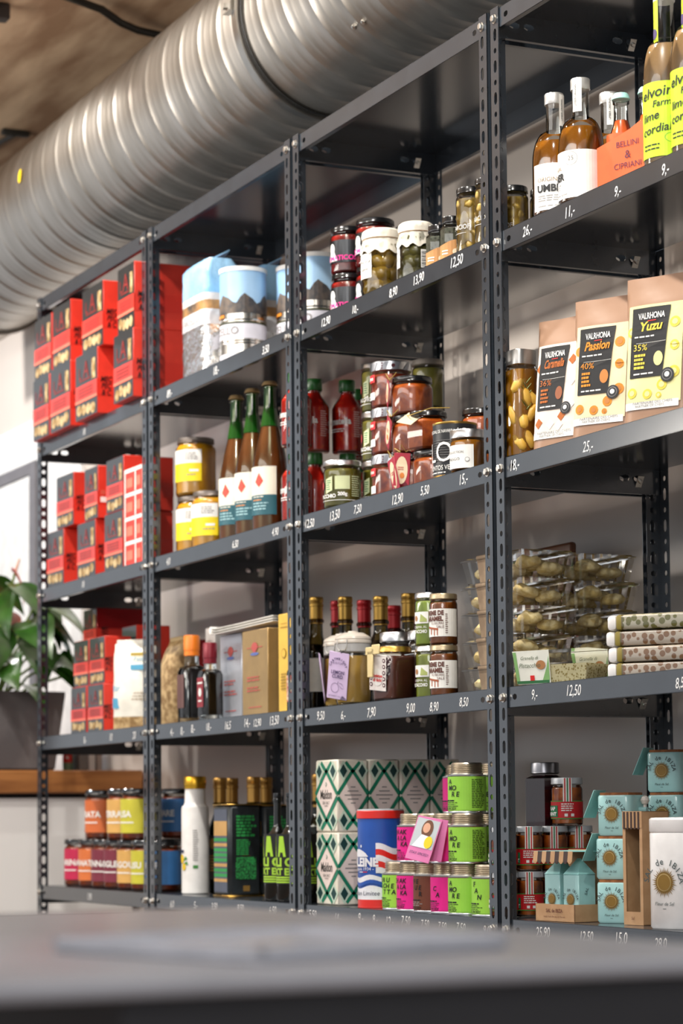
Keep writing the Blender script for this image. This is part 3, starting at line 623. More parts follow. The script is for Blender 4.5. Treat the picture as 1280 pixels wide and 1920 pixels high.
# ------------------------------------------------------------------ BAY 2, lower shelf
vin = M('dark_vinegar', '#120b0a', .1, coat=.6); ocap = M('orange_cap', '#ee7f1d', .4); rcap = M('wine_red_cap', '#7a1626', .35, .2)
def vind(col):
    def d(o, R, H):
        p = P_(Flat(R*.98, 0), o); p.label(M('plum_label', '#6b4c48', .5) if col else M('red_white_label', '#8c2430', .5), -R*.75, H*.17, R*.75, H*.55)
        if not col: p.rect(white, -R*.6, H*.47, R*.6, H*.49); p.disc(white, 0, H*.36, R*.35, R*.4); p.rect(white, -R*.4, H*.24, R*.4, H*.26)
        p.done()
    return d
sq6 = squircle(5, 36)
def sqbottle(label, x, y, z, R, H, cap, deco, ch):
    o = thing('vinegar_bottle', label, 'bottle', (x, y, z)); nr = R*.5
    part('contents', lathe([(0, .012), (R*.93, .012), (R*.93, H*.58), (R*.8, H*.62), (nr*.6, H*.64), (0, H*.64)], sq6), vin, o)
    part('glass', lathe([(0, 0), (R*.95, 0), (R, .004), (R, H*.585), (R*.86, H*.635), (nr*1.05, H*.66), (nr*.95, H*.7), (nr*.95, H*.9)], sq6), clear, o)
    part('cap', lathe([(0, H-ch), (nr*1.25, H-ch), (nr*1.25, H-ch*.75), (nr*1.32, H-ch*.73), (nr*1.32, H-.003), (nr*1.2, H), (0, H)]), cap, o); deco(o, R, H); return o
sqbottle('square bottle of dark vinegar with bright orange cap', 1.03, .065, z4, .030, .215, ocap, vind(1), .05)
sqbottle('small bottle of dark vinegar with wine red cap', 1.20, .045, z4, .026, .185, rcap, vind(0), .05)
crest = M('crest_red', '#b8504a', .5); crestb = M('crest_blue', '#5a6fae', .5)
def crestd(o, W, D, H):
    p = P_(Flat(D/2, 0), o); p.disc(crest, 0, H*.80, W*.12, H*.055); p.rect(crest, -W*.3, H*.79, W*.3, H*.80); p.rect(crest, -W*.05, H*.7, W*.05, H*.78); p.disc(crestb, 0, H*.72, W*.16, H*.018)
    p.para(crest, -W*.3, H*.46, W*.6, 2, H*.035); p.para(crest, -W*.3, H*.34, W*.6, 2, H*.035); p.rect(crest, -W*.25, H*.1, W*.25, H*.11); p.done()
def silbox_group(): pass
carton('vinegar_box', 'narrow white box with gold slot behind the wine red cap bottle', 'box', 1.008, 1.07, .11, .155, z4, .235, M('white_card', '#e6e3de', .5), deco=lambda o, W, D, H: P_(Flat(D/2, 0), o).rect(M('gold_slot', '#b4894a', .4), -.004, H*.55, .008, H*.82).done())
carton('vinegar_box', 'silver gift box with red crest under the folded papers', 'box', 1.165, 1.30, .085, .15, z4, .204, M('silver_card', '#b9bcc4', .32, .4), deco=crestd)
carton('vinegar_box', 'gold gift box with red crest under the folded papers', 'box', 1.375, 1.525, .055, .12, z4, .198, M('gold_card', '#a98a58', .34, .45), deco=crestd)
def yb(o, W, D, H):
    p = P_(Flat(D/2, 0), o); p.rect(M('ochre_ink', '#a07c1c', .5), -W*.3, H*.86, W*.3, H*.87); p.rect(M('ochre_ink'), -W*.3, H*.90, W*.3, H*.905); p.disc(M('ochre_ink'), 0, H*.6, W*.2, H*.05); p.disc(M('yellow_card'), 0, H*.6, W*.16, H*.04, .0018); p.para(M('ochre_ink'), -W*.25, H*.4, W*.5, 6, H*.03); p.done()
carton('vinegar_box', 'tall yellow box standing against the centre post', 'box', 1.585, 1.65, .055, .085, z4, .222, M('yellow_card', '#dfb648', .5), deco=yb)
pf = thing('folded_papers', 'folded white paper sheets lying on the silver and gold boxes', 'paper', (1.33, .10, z4+.205), 0)
for i in range(3):
    z = .002+.006*i; part('sheet', solid(([(-.165, -.04, z+.004), (-.12, -.045, z), (.0, -.045, z+.001), (.10, -.04, z+.004), (.19, -.03, z+.008), (.19, .045, z+.008), (.10, .05, z+.004), (.0, .05, z+.001), (-.12, .05, z), (-.165, .045, z+.004)], [(0, 1, 8, 9), (1, 2, 7, 8), (2, 3, 6, 7), (3, 4, 5, 6)]), .0015), paper, pf)
part('fold', tube([(-.165, -.04, .012), (-.165, .045, .012)], .009, 10), paper, pf)
bottle('sample_bottle', 'tiny bottle with red patterned label against the centre post', 'bottle', 1.715, .03, z4, .011, .12, vin, clear, blacklid, .004, .7, .85, .8, .02, deco=lambda o, R, H: P_(Cyl(R, 40), o).label(M('patterned_red', '#b02a30', .5, mix='#e3d2b4', scale=120), -.016, .02, .016, .078).done())
# ------------------------------------------------------------------ BAY 2, bottom shelf: oils
wb = M('white_bottle', '#eceae6', .4); goldc = M('gold_screw_cap', '#c99b2e', .3, .9)
o = thing('oil_bottle', 'white cylindrical olive oil bottle with gold screw cap and lemon print', 'bottle', (1.035, .07, z5))
part('body', lathe([(0, 0), (.031, 0), (.0335, .003), (.0335, .205), (.032, .212), (.027, .216), (.0255, .222), (.0245, .258), (0, .258)]), wb, o)
part('cap', lathe([(0, .255), (.0265, .255), (.0265, .262), (.0275, .263), (.0275, .283), (.026, .285), (0, .285)]), goldc, o)
p = P_(Cyl(.0335, 25), o); lem = M('lemon_yellow', '#edc81e', .5); grn = M('leaf_green', '#3f8a3a', .5)
p.disc(lem, -.014, .085, .009, .011); p.disc(lem, -.006, .066, .007, .009); p.poly(grn, [(-.008, .08), (.006, .085), (.0, .092)]); p.poly(grn, [(-.006, .074), (.008, .07), (.004, .08)]); p.rect(M('navy_ink', '#2a3350', .5), -.022, .1, -.006, .107); p.para(grey_t, .02, .155, .014, 14, .0055); p.rect(grn, .02, .062, .032, .07); p.done()
oil = M('olive_oil_dark', '#3a3a10', .2, coat=.3); capsg = M('gold_capsule', '#b98d4a', .3, .8)
def oild(o, R, H):
    p = P_(Cyl(R, 30), o); p.label(M('brown_black_label', '#2a2420', .5), -R, H*.12, R*1.2, H*.5); p.disc(M('gold_print2', '#a98444', .4, .5), 0, H*.43, R*.35, R*.45); p.para(M('gold_print2'), -R*.5, H*.33, R, 6, H*.025); p.done()
for i, (x, y, t) in enumerate(((1.03, .137, 'just behind the white oil bottle'), (1.145, .178, 'left of the dark tins'), (1.275, .242, 'behind the dark tins, right'), (.967, .195, 'leftmost one'), (.978, .262, 'back row, leftmost'), (1.06, .247, 'back row, second'), (1.185, .285, 'back row, third'), (1.39, .19, 'beside the second dark tin'), (1.48, .20, 'nearest the centre post'), (1.37, .275, 'back row, rightmost'))):
    bottle('oil_bottle', f'dark olive oil bottle with gold capsule, {t}', 'bottle', x, y, z5, .0285, .282, oil, darkglass, capsg, .0150, .55, .72, .6, .075, 1.06, group='dark oil bottles with gold capsules', deco=oild, cap_prof=capsule)
dtin = M('dark_green_tin', '#24282a', .35, .2, mix='#30363a', scale=30); gtxt = M('green_print', '#2f9a4c', .5); tantxt = M('tan_print2', '#c49a5c', .5)
def oiltin(o, W, D, H):
    part('rim', join(rbox(W*1.01, D*1.01, .003, .001, 1, .0001), rbox(W*1.01, D*1.01, .003, .001, 1, H-.002)), goldm, o)
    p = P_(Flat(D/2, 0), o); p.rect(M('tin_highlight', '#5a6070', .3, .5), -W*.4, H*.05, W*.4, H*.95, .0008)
    p.rect(tantxt, -W*.4, H*.66, W*.4, H*.82)
    for i in range(9): p.rect((gtxt, tantxt, gtxt, gtxt, gtxt, tantxt, gtxt, gtxt, tantxt)[i], -W*.4, H*(.60-.055*i), W*.4, H*(.63-.055*i+.005))
    p.done()
    p = P_(Flat(W/2, 90), o); p.para(gtxt, -D*.28, H*.88, D*.62, 7, H*.034, .7); p.para(gtxt, -D*.28, H*.62, D*.5, 8, H*.022, .6); p.rect(M('green_arabesque', '#2f9a4c', .5, mix='#173a24', scale=260), -D*.3, H*.19, D*.32, H*.43); p.rect(goldm, -D*.1, H*.44, D*.15, H*.447); p.rect(M('gold_print2'), -D*.08, H*.06, D*.12, H*.12); p.done()
carton('oil_tin', 'rectangular dark oil tin with green printed panel and gold rims', 'tin', 1.212, 1.312, .045, .128, z5, .215, dtin, deco=oiltin, bev=.008)
carton('oil_tin', 'second dark oil tin standing right behind the first one', 'tin', 1.214, 1.310, .1325, .205, z5, .213, dtin, deco=oiltin, bev=.008)
lime = M('lime_print', '#a5d23a', .5); dkb = M('black_oil_glass', '#0e0f0c', .1, coat=.5)
def limed(o, R, H):
    p = P_(Cyl(R, 25), o); p.rect(black, -R*1.4, H*.16, R*1.8, H*.62, .0006, 'label')
    for i in range(3): p.poly(lime, [(-R*1.25+i*R*.95, H*.41), (-R*1.1+i*R*.95, H*.60), (-R*.75+i*R*.95, H*.60), (-R*.55+i*R*.95, H*.41), (-R*.75+i*R*.95, H*.41), (-R*.8+i*R*.95, H*.45), (-R*1.02+i*R*.95, H*.45), (-R*1.07+i*R*.95, H*.41)])
    p.text(lime, 'OLI OLI', R*.2, H*.325, H*.075, bold=.05, maxw=R*3); p.text(lime, 'EEXT EEXT', R*.2, H*.245, H*.06, bold=.05, maxw=R*3)
    for i in range(3): p.rect(lime, -R*1.3, H*(.215-.022*i), R*1.7, H*(.23-.022*i))
    p.done()
for x, t in ((1.585, 'left of the pair'), (1.655, 'right of the pair'), (1.73, 'half hidden by the centre post')):
    bottle('oil_bottle', f'black glass oil bottle with lime green lettering, {t}', 'bottle', x, .05, z5, .0305, .238, None, dkb, blacklid, .0085, .55, .72, .6, .012, 1.1, group='black oil bottles with lime lettering', deco=limed)
bottle('oil_bottle', 'black glass oil bottle with lime lettering at the back, seen beside the patterned salt boxes', 'bottle', 1.66, .16, z5, .0305, .238, None, dkb, blacklid, .0085, .55, .72, .6, .012, 1.1, group='black oil bottles with lime lettering', deco=limed)
# ------------------------------------------------------------------ BAY 3, upper shelf
redpre = M('red_preserve', '#a81c14', .25, mix='#7c120e', scale=30, coat=.3); steelprint = M('black_silver_label', '#17181b', .25, .5, mix='#5d6064', scale=9, lo=.5, hi=.75, stretch=(3, 3, .3)); magenta = M('magenta_print', '#e0218a', .5)
def redd(o, R, H):
    p = P_(Cyl(R, 25), o); p.label(steelprint, -R*1.4, H*.22, R*2.4, H*.70); p.disc(white, -R*.35, H*.52, R*.22, H*.12); p.poly(white, [(-R*.7, H*.26), (R*.05, H*.26), (-R*.15, H*.45), (-R*.5, H*.45)]); p.text(magenta, 'TOMATICOS', R*.1, H*.27, H*.1, bold=.03, maxw=R*2.2); p.done()
for x, y, R, t in ((1.885, .095, .0385, 'left column'), (1.972, .118, .0425, 'right column')):
    for i in range(2): jar('tomato_jar', f'small red tomato jar with black lid and silver label, {t}, {["lower", "upper"][i]} one', 'jar', x, y, z2+.102*i, R, .1015, redpre, blacklid, .012, .96, group='stacked red tomato jars', deco=redd)
jar('tomato_jar', 'red jar with wide black lid behind the paper capped olives', 'jar', 2.118, .135, z2, .038, .158, redpre, blacklid, .012, 1.0)
olivem = M('olive_green', '#a8862c', .3, mix='#8f7024', scale=14, coat=.5); brine = GLASS('brine', (.82, .70, .34), .05, 1.2)
def paperlid(o, R, H):
    V = []; F = []; n = 48
    prof = [(.0, H+.001), (.80, H+.001), (.93, H-.003), (.98, H-.012), (.91, H-.022), (.97, H-.030), (1.05, H-.050)]
    for j, (r, z) in enumerate(prof):
        for i in range(n):
            a = 2*PI*i/n; k = 0 if j < 2 else .012*j*.4; rr = R*(max(r, .001)+k*math.sin(i*2.1+j)*.8+(.012*math.sin(i*5.3) if j > 3 else 0)); V.append((rr*math.sin(a), -rr*math.cos(a), z+(.004*math.sin(i*1.3) if j == 6 else 0)))
    for j in range(len(prof)-1):
        for i in range(n): F.append((j*n+i, j*n+(i+1) % n, (j+1)*n+(i+1) % n, (j+1)*n+i))
    part('paper_cover', (V, F), M('waxed_paper', '#e4ddcd', .6, bump=.4, bscale=60), o); part('string', lathe([(R*.95, H-.021), (R*.965, H-.020), (R*.95, H-.019)]), M('string_brown', '#8a6a48', .8), o)
def olives(label, x, y, R, H, nseed, rz=0, dark=False):
    o = thing('olive_jar', label, 'jar', (x, y, z2), rz, 'paper capped olive jars'); random.seed(nseed)
    part('glass', lathe([(0, 0), (R*.9, 0), (R, R*.12), (R, H*.74), (R*.9, H*.82), (R*.88, H-.002)]), clear, o)
    part('brine', lathe([(0, .003), (R*.72, .004), (R*.72, H*.78), (0, H*.78)]), M('olive_brine', '#4d3f10', .3), o)
    ov = lathe([(0, -.0185), (.008, -.0165), (.0135, -.009), (.0155, 0), (.0135, .009), (.008, .0165), (0, .0185)], circ(12)); om = olivem if not dark else M('dark_olive', '#5a5428', .3, coat=.5)
    me = mesh('olive', ov[0], ov[1], om, True, 80)
    for row in range(4):
        for k in range(6):
            a = math.radians(-45+k*44+22*(row % 2)); rr = R-.0175
            put('olive', me, o, (rr*math.sin(a), -rr*math.cos(a), .018+row*H*.19), (random.uniform(-.5, .5), PI/2+random.uniform(-.5, .5), a+random.uniform(-.4, .4)), (random.uniform(.95, 1.05),)*3)
    paperlid(o, R, H)
    p = P_(Cyl(R, 8), o); p.label(paper, -R*.55, H*.25, R*.45, H*.62); p.text(black, 'Olive verdi', -R*.02, H*.48, .006, shear=.3, maxw=R*.8); p.text(black, 'giganti', 0, H*.37, .006, shear=.3); p.done()
    p = P_(Cyl(R, 118), o); p.label(paper, -R*.22, H*.22, R*.12, H*.52)
    for i in range(9): p.rect(black, -R*.18, H*(.24+.03*i), R*.08, H*(.25+.03*i+.006*(i % 2)))
    p.done()
olives('jar of big green olives with paper cover and handwritten label', 2.140, .052, .0435, .137, 3); olives('smaller olive jar with paper cover beside the spice jars', 2.275, .062, .038, .122, 5, -.5, True)
herb = M('dark_herbs', '#2d3026', .7, mix='#6d6f60', scale=150, voro=True, lo=.1, hi=.5); kraftl = M('kraft_label', '#c08a52', .6)
def spd(o, R, H):
    p = P_(Cyl(R*.99, 25), o); n = 10; xs = [-R*1.3+R*3.1*i/n for i in range(n+1)]; p.strip(kraftl, [(a, H*.03) for a in xs], [(a, H*(.45-.05*math.sin(i*.6))) for i, a in enumerate(xs)], .0008, 'label'); p.para(white, -R*.3, H*.28, R*.7, 2, H*.06); p.disc(M('kraft_logo', '#e8d4b4', .5), R*.95, H*.24, R*.28); p.done()
jar('spice_jar', 'octagonal herb jar with black lid and kraft label beside the olives', 'jar', 2.393, .05, z2, .0235, .090, herb, blacklid, .014, .85, .35, .8, .88, sec=circ(8, .5), lsec=circ(24), group='octagonal herb jars', deco=spd)
jar('spice_jar', 'octagonal herb jar with kraft label next to the artichokes', 'jar', 2.452, .05, z2, .0225, .094, herb, blacklid, .014, .85, .35, .8, .88, sec=circ(8, .5), lsec=circ(24), group='octagonal herb jars', deco=spd)
arti = M('artichoke_in_oil', '#b89a44', .3, mix='#8a6a16', scale=55, voro=True, lo=.15, hi=.5, coat=.4)
artih = M('artichoke_heart', '#c2a452', .4, mix='#94762a', scale=60)
def artd(o, R, H):
    random.seed(int(o.location.x*997)); ov = lathe([(0, -.012), (.008, -.009), (.012, 0), (.010, .008), (.004, .013), (0, .014)], circ(8)); me = mesh('artichoke_heart', ov[0], ov[1], artih, True, 60)
    for r in range(4):
        for k in range(5):
            a = math.radians(-30+k*45+22*(r % 2)); put('artichoke_heart', me, o, (R*.52*math.sin(a), -R*.52*math.cos(a), .018+r*H*.19), (random.uniform(-1, 1), random.uniform(-1, 1), a), (1.15, 1.0, 1.35))
    p = P_(Cyl(R, 15), o); p.text(white, 'CARCIOFI', 0, H*.36, H*.07, maxw=R*1.6); p.rect(white, -R*.6, H*.30, R*.5, H*.305); p.done()
for x, y, t in ((2.540, .045, 'leftmost of four'), (2.615, .045, 'directly beside the post, front'), (2.580, .115, 'behind the post, second deep'), (2.590, .178, 'deepest of four, beside the amber bottle')):
    jar('artichoke_jar', f'slim jar of artichokes in oil with black lid, {t}', 'jar', x, y, z2, .0285, .128, arti, blacklid, .013, .97, .3, .88, .92, group='artichoke jars', deco=artd)
# ------------------------------------------------------------------ BAY 3, middle shelf
pesto = M('green_pesto', '#8c8022', .45, mix='#76701c', scale=30, bump=.3); palegreen = M('pale_green_print', '#cdd6a6', .5); dgreen = M('deep_green', '#1f7a4c', .5)
def pestod(front):
    def d(o, R, H):
        p = P_(Cyl(R, 25), o); p.disc(M('logo_red', '#b83a3c', .5), -R*.75, H*.48, R*.22, H*.09); p.poly(palegreen, [(-R*.3, H*.30), (R*.15, H*.36), (R*.15, H*.66), (-R*.3, H*.60)]); p.para(dgreen, -R*.24, H*.58, R*.3, 5, H*.045); p.text(white, 'PISTACCHIO', -R*.4, H*.21, H*.075, bold=.03, maxw=R*1.5)
        p.poly(palegreen, [(R*.3, H*.38), (R*1.1, H*.38), (R*1.1, H*.66), (R*.3, H*.66)]); p.text(white, '200g', R*.7, H*.25, H*.07, bold=.04); p.para(palegreen, R*1.2, H*.66, R*.55, 10, H*.045); p.rect(white, -R*1.2, H*.15, R*1.9, H*.16); p.done()
    return d
jar('pesto_jar', 'wide green pistachio pesto jar at the shelf edge with silver lid', 'jar', 1.952, .045, z3, .0395, .101, pesto, silver, .013, 1.02, .26, .92, .95, group='pistachio pesto jars', deco=pestod(1))
for i in range(3): jar('pesto_jar', f'pistachio pesto jar in the stack of three, {["bottom", "middle", "top"][i]} one', 'jar', 1.948, .13, z3+.105*i, .033, .1045, pesto, silver, .013, 1.02, .26, .92, .95, group='pistachio pesto jars', deco=pestod(0))
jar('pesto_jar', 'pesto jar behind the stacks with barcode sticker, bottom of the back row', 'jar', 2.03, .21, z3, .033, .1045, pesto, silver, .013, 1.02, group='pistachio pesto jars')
for i in (1, 2): jar('pesto_jar', f'pesto jar at the back with grey lid, {["", "second", "third"][i]} from the shelf', 'jar', 2.03, .21, z3+.105*i, .033, .1045, pesto, M('grey_lid', '#8a8178', .4, .4), .013, 1.02, group='pistachio pesto jars')
reds = M('dried_tomato', '#8c2d12', .3, mix='#c4561c', scale=50, coat=.3); facet = M('facet_grey', '#8f9197', .35, .5)
def sild(o, R, H):
    L = R*1.0; p = P_(Cyl(L*1.005, 30), o)
    for i in range(5): p.poly(facet, [(-L*1.2+i*L*.6, H*.80), (-L*.9+i*L*.6, H*.80), (-L*.7+i*L*.6, H*.97), (-L*.9+i*L*.6, H*.97)], .0008, 'lid_pattern')
    for i in range(3): p.disc(M('dark_red_dot', '#5c1a24', .5), L*.15, H*(.83+.055*i), .0016, off=.0012, n=8)
    p.disc(M('dark_red_dot'), L*.7, H*.885, .004, off=.0012, n=10); p.done()
    p = P_(Cyl(R, -12), o); p.label(M('logo_red2', '#d3222a', .5), -R*.6, H*.55, R*.42, H*.72); p.rect(white, -R*.6, H*.18, R*.42, H*.34, .0007); p.text(white, 'primo', 0, H*.60, .008, bold=.03); p.done()
tagm = M('beige_tag', '#e6d2b0', .6); tagr = M('crimson_tag', '#a8283c', .55); twine = M('gold_twine', '#b79a4a', .6)
def tagcard(o, R, ang, z, tilt, W=.034, L=.062, lilac=None, out=.006, base=None, sub='hang_tag'):
    a = math.radians(ang); e = put(sub, mesh(sub, *rbox(W, .0012, L, .0005, 1, -L), base or tagr), o, ((R+out)*math.sin(a), -(R+out)*math.cos(a), z), (.12, tilt, a))
    return e
def ovaltag(o, R, ang, z, tilt, W=.036, L=.066):
    t = tagcard(o, R, ang, z, tilt, W, L); p = P_(Flat(.0006, 0), t); p.disc(tagm, 0, -L*.52, W*.38, L*.42, .0005); p.para(crest, -W*.22, -L*.42, W*.45, 2, L*.06, off=.001); p.disc(M('tag_orange', '#d9823a', .5), W*.05, -L*.68, W*.14, L*.09, .001); p.done()
    aa = math.radians(ang); part('twine', tube([((R+.003)*math.sin(aa-.5), -(R+.003)*math.cos(aa-.5), z+.012), ((R+.006)*math.sin(aa-.1), -(R+.006)*math.cos(aa-.1), z+.002), ((R+.012)*math.sin(aa), -(R+.012)*math.cos(aa), z+.016), ((R+.006)*math.sin(aa+.15), -(R+.006)*math.cos(aa+.15), z+.002), ((R+.004)*math.sin(aa+.6), -(R+.004)*math.cos(aa+.6), z+.014)], .0009, 5), twine, o)
for i in range(3):
    jo = jar('tomato_jar', f'dried tomato jar with patterned silver lid, {["bottom", "middle", "top"][i]} of three', 'jar', 2.088, .095, z3+.097*i, .0425, .0965, reds, silver, .020, 1.0, .3, .9, .92, rib=False, group='dried tomato jars', deco=sild)
opaste = M('orange_spread', '#c4601a', .35, mix='#9a3c10', scale=60, lo=.45, hi=.7, coat=.3)
tl = [('bottom of three', 0, lambda o, R, H: (ovaltag(o, R, -5, H*.90, -.2), ovaltag(o, R, 38, H*1.0, .12))), ('middle of three', .079, lambda o, R, H: ovaltag(o, R, -8, H*.95, .75)), ('top of three', .158, lambda o, R, H: ovaltag(o, R, -14, H*.90, 1.05))]
for t, zo, d in tl: jar('spread_jar', f'orange vegetable spread jar with black lid and crimson tag, {t}', 'jar', 2.218, .078, z3+zo, .042, .0785, opaste, blacklid, .013, .97, .25, .9, .96, group='orange spread jars', deco=d)
jar('spread_jar', 'orange spread jar with black lid directly under the hexagonal jar', 'jar', 2.308, .078, z3, .041, .074, opaste, blacklid, .012, .97, .25, .9, .96, group='orange spread jars')
hx = jar('spread_jar', 'hexagonal orange spread jar with black lid and tag on top', 'jar', 2.302, .07, z3+.0745, .042, .078, opaste, blacklid, .012, .9, .25, .85, .96, sec=HEX, lsec=circ(28), rz=.3, group='orange spread jars')
e = put('hang_tag', mesh('hang_tag', *rbox(.032, .055, .0012, .0004, 1), tagm), hx, (-.006, -.044, .062), (.5, .25, .4)); part('twine', tube([(-.035, -.03, .074), (0, -.05, .068), (.03, -.02, .082), (.042, .02, .085)], .001, 5), twine, hx)
jar('spread_jar', 'orange jar with black lid behind the black can, lower one', 'jar', 2.392, .14, z3, .037, .074, opaste, blacklid, .012, .97, group='orange spread jars'); jar('spread_jar', 'orange jar with black lid behind the black can, upper one', 'jar', 2.392, .14, z3+.0742, .037, .074, opaste, blacklid, .012, .97, group='orange spread jars')
def cand(o, R, H):
    p = P_(Cyl(R*.985, 22), o); p.text(white, 'ORIGINAL DE NAVARRA', -R*.05, H*.80, H*.06, maxw=R*1.5); p.text(white, 'LC', R*1.0, H*.78, H*.1); p.text(white, 'LO', -R*.1, H*.28, H*.36, sx=.9); p.text(white, 'PIMIENTOS VERDES', 0, H*.13, H*.085, maxw=R*2); p.para(white, -R*.7, H*.09, R*1.2, 1, H*.04); p.done()
    for i in range(9): part('bead', lathe([(R*.985, H*(.30+.045*i)-.0012), (R*.999, H*(.30+.045*i)), (R*.985, H*(.30+.045*i)+.0012)]), M('black_can'), o)
tin('food_can', 'black can with big white letters and gold rim', 'can', 2.450, .052, z3, .043, .106, M('black_can', '#17181b', .4), goldm, deco=cand)
honey = M('amber_jam', '#b8761a', .25, mix='#a5660f', scale=16, coat=.3)
def hon(o, R, H):
    p = P_(Cyl(R, 30), o); p.label(white, -R*1.1, H*.06, R*.85, H*.62); p.text(black, 'COLLECTION', -R*.25, H*.42, H*.055, maxw=R*1.1); p.text(black, 'MANGO', -R*.35, H*.25, H*.07, maxw=R*.9); p.disc(grey_t, R*.5, H*.26, R*.13); p.disc(white, R*.5, H*.26, R*.10, off=.0018); p.done()
jar('jam_jar', 'amber jam jar with broad silver lid and white label beside the can', 'jar', 2.538, .034, z3, .0345, .079, honey, silver, .017, 1.0, .22, .93, .95, rib=False, deco=hon)
# ------------------------------------------------------------------ BAY 3, lower shelf
curd = M('lemon_curd', '#d9b25c', .4, mix='#cfa64e', scale=20); lilac = M('lilac_card', '#c9b4d6', .6); purple = M('purple_ink', '#4a3a66', .6); porcelain = M('porcelain_lid', '#cdc4b8', .25)
def clipjar(label, x, y, R, H, ang, tilt):
    o = thing('clip_jar', label, 'jar', (x, y, z4), 0, 'clip top lemon curd jars')
    part('contents', lathe([(0, .006), (R*.88, .006), (R*.95, .014), (R*.95, H*.66), (0, H*.67)]), curd, o)
    part('glass', lathe([(0, 0), (R*.9, 0), (R, .01), (R, H*.66), (R*.94, H*.72), (R*.94, H*.82)]), clear, o)
    part('neck_band', lathe([(R*.96, H*.71), (R*1.0, H*.72), (R*1.0, H*.82), (R*.96, H*.83)]), M('rubber_grey', '#a9a8a6', .4), o)
    part('lid', lathe([(R*.9, H*.825), (R*1.02, H*.83), (R*1.04, H*.85), (R*1.0, H*.88), (R*1.02, H*.89), (R*.98, H*.92), (R*.6, H*.975), (R*.3, H*.98), (R*.28, H), (0, H)]), porcelain, o)
    a = math.radians(30); q = lambda r, w_, z: (r*math.sin(a)+w_*math.cos(a), -r*math.cos(a)+w_*math.sin(a), z)
    part('wire_clip', join(tube([q(R*1.05, -.012, H*.88), q(R*1.1, -.012, H*.78), q(R*1.06, -.008, H*.73), q(R*1.06, .008, H*.73), q(R*1.1, .012, H*.78), q(R*1.05, .012, H*.88)], .0012, 6), lathe([(R*1.0, H*.70), (R*1.03, H*.705), (R*1.0, H*.71)])), steel, o)
    for k in range(2):
        t = tagcard(o, R, ang-6*k, H*.70, tilt+.05*k, .052, .098, out=.010-.004*k, base=lilac)
        if k == 0:
            p = P_(Flat(.0006, 0), t); W, L = .052, .098; p.arc(purple, 'CARTWRIGHT', 0, -L*.36, W*.38, .0048, 160, 20, .03); p.text(purple, '& BUTLER', 0, -L*.25, .0042); p.text(purple, 'LEMON', 0, -L*.46, .0072, bold=.02); p.text(purple, 'CURD', 0, -L*.55, .0072, bold=.02)
            n = 20; p.strip(purple, [(-W*.10+W*.2*math.cos(2*PI*i/n), -L*.76+L*.105*math.sin(2*PI*i/n)) for i in range(n+1)], [(-W*.10+W*.185*math.cos(2*PI*i/n), -L*.76+L*.096*math.sin(2*PI*i/n)) for i in range(n+1)])
            p.poly(purple, [(0, -L*.68), (W*.02, -L*.68), (W*.06, -L*.62), (W*.04, -L*.62)]); p.strip(purple, [(W*.06+W*.32*i/8, -L*(.66+.09*i/8)-L*.05*math.sin(PI*i/8)) for i in range(9)], [(W*.06+W*.32*i/8, -L*(.66+.09*i/8)-L*.04*math.sin(PI*i/8)) for i in range(9)]); p.strip(purple, [(W*.06+W*.32*i/8, -L*(.66+.09*i/8)+L*.05*math.sin(PI*i/8)) for i in range(9)], [(W*.06+W*.32*i/8, -L*(.66+.09*i/8)+L*.04*math.sin(PI*i/8)) for i in range(9)])
            p.text(purple, 'NET WEIGHT 11.2oz (320g)', 0, -L*.95, .003, maxw=W*.8); p.done()
    part('ribbon', tube([q(R*1.03, -.004, H*.72), q(R*1.25, .004, H*.70), q(R*1.1, .012, H*.66)], .003, 6), black, o)
clipjar('lemon curd clip jar with lilac tag, nearer the centre post', 1.878, .072, .036, .158, -25, -.25); clipjar('lemon curd clip jar with readable lilac lemon tag in front', 1.992, .048, .0375, .155, 28, .18)
choc = M('dark_chocolate_spread', '#2c1a14', .3, coat=.3)
jar('jam_jar', 'dark spread jar with silver lid and white label behind the ribboned jar', 'jar', 2.062, .115, z4, .0355, .148, choc, silver, .020, 1.0, .3, .9, .95, rib=False, deco=lambda o, R, H: P_(Cyl(R, 20), o).label(white, -R*1.2, H*.1, R*1.0, H*.72).text(grey_t, 'CREMA', -R*.5, H*.58, .006).para(grey_t, -R*.9, H*.4, R*.8, 6, H*.05).done())
jar('jam_jar', 'dark spread jar with silver lid half hidden beside the pistachio jars', 'jar', 2.150, .135, z4, .0345, .146, choc, silver, .020, 1.0, .3, .9, .95, rib=False, deco=lambda o, R, H: P_(Cyl(R, 20), o).label(white, -R*1.2, H*.1, R*1.6, H*.72).done())
figj = M('fig_jam', '#6e3a2c', .4, mix='#7d4534', scale=14); ribb = M('cream_ribbon', '#d9c690', .5)
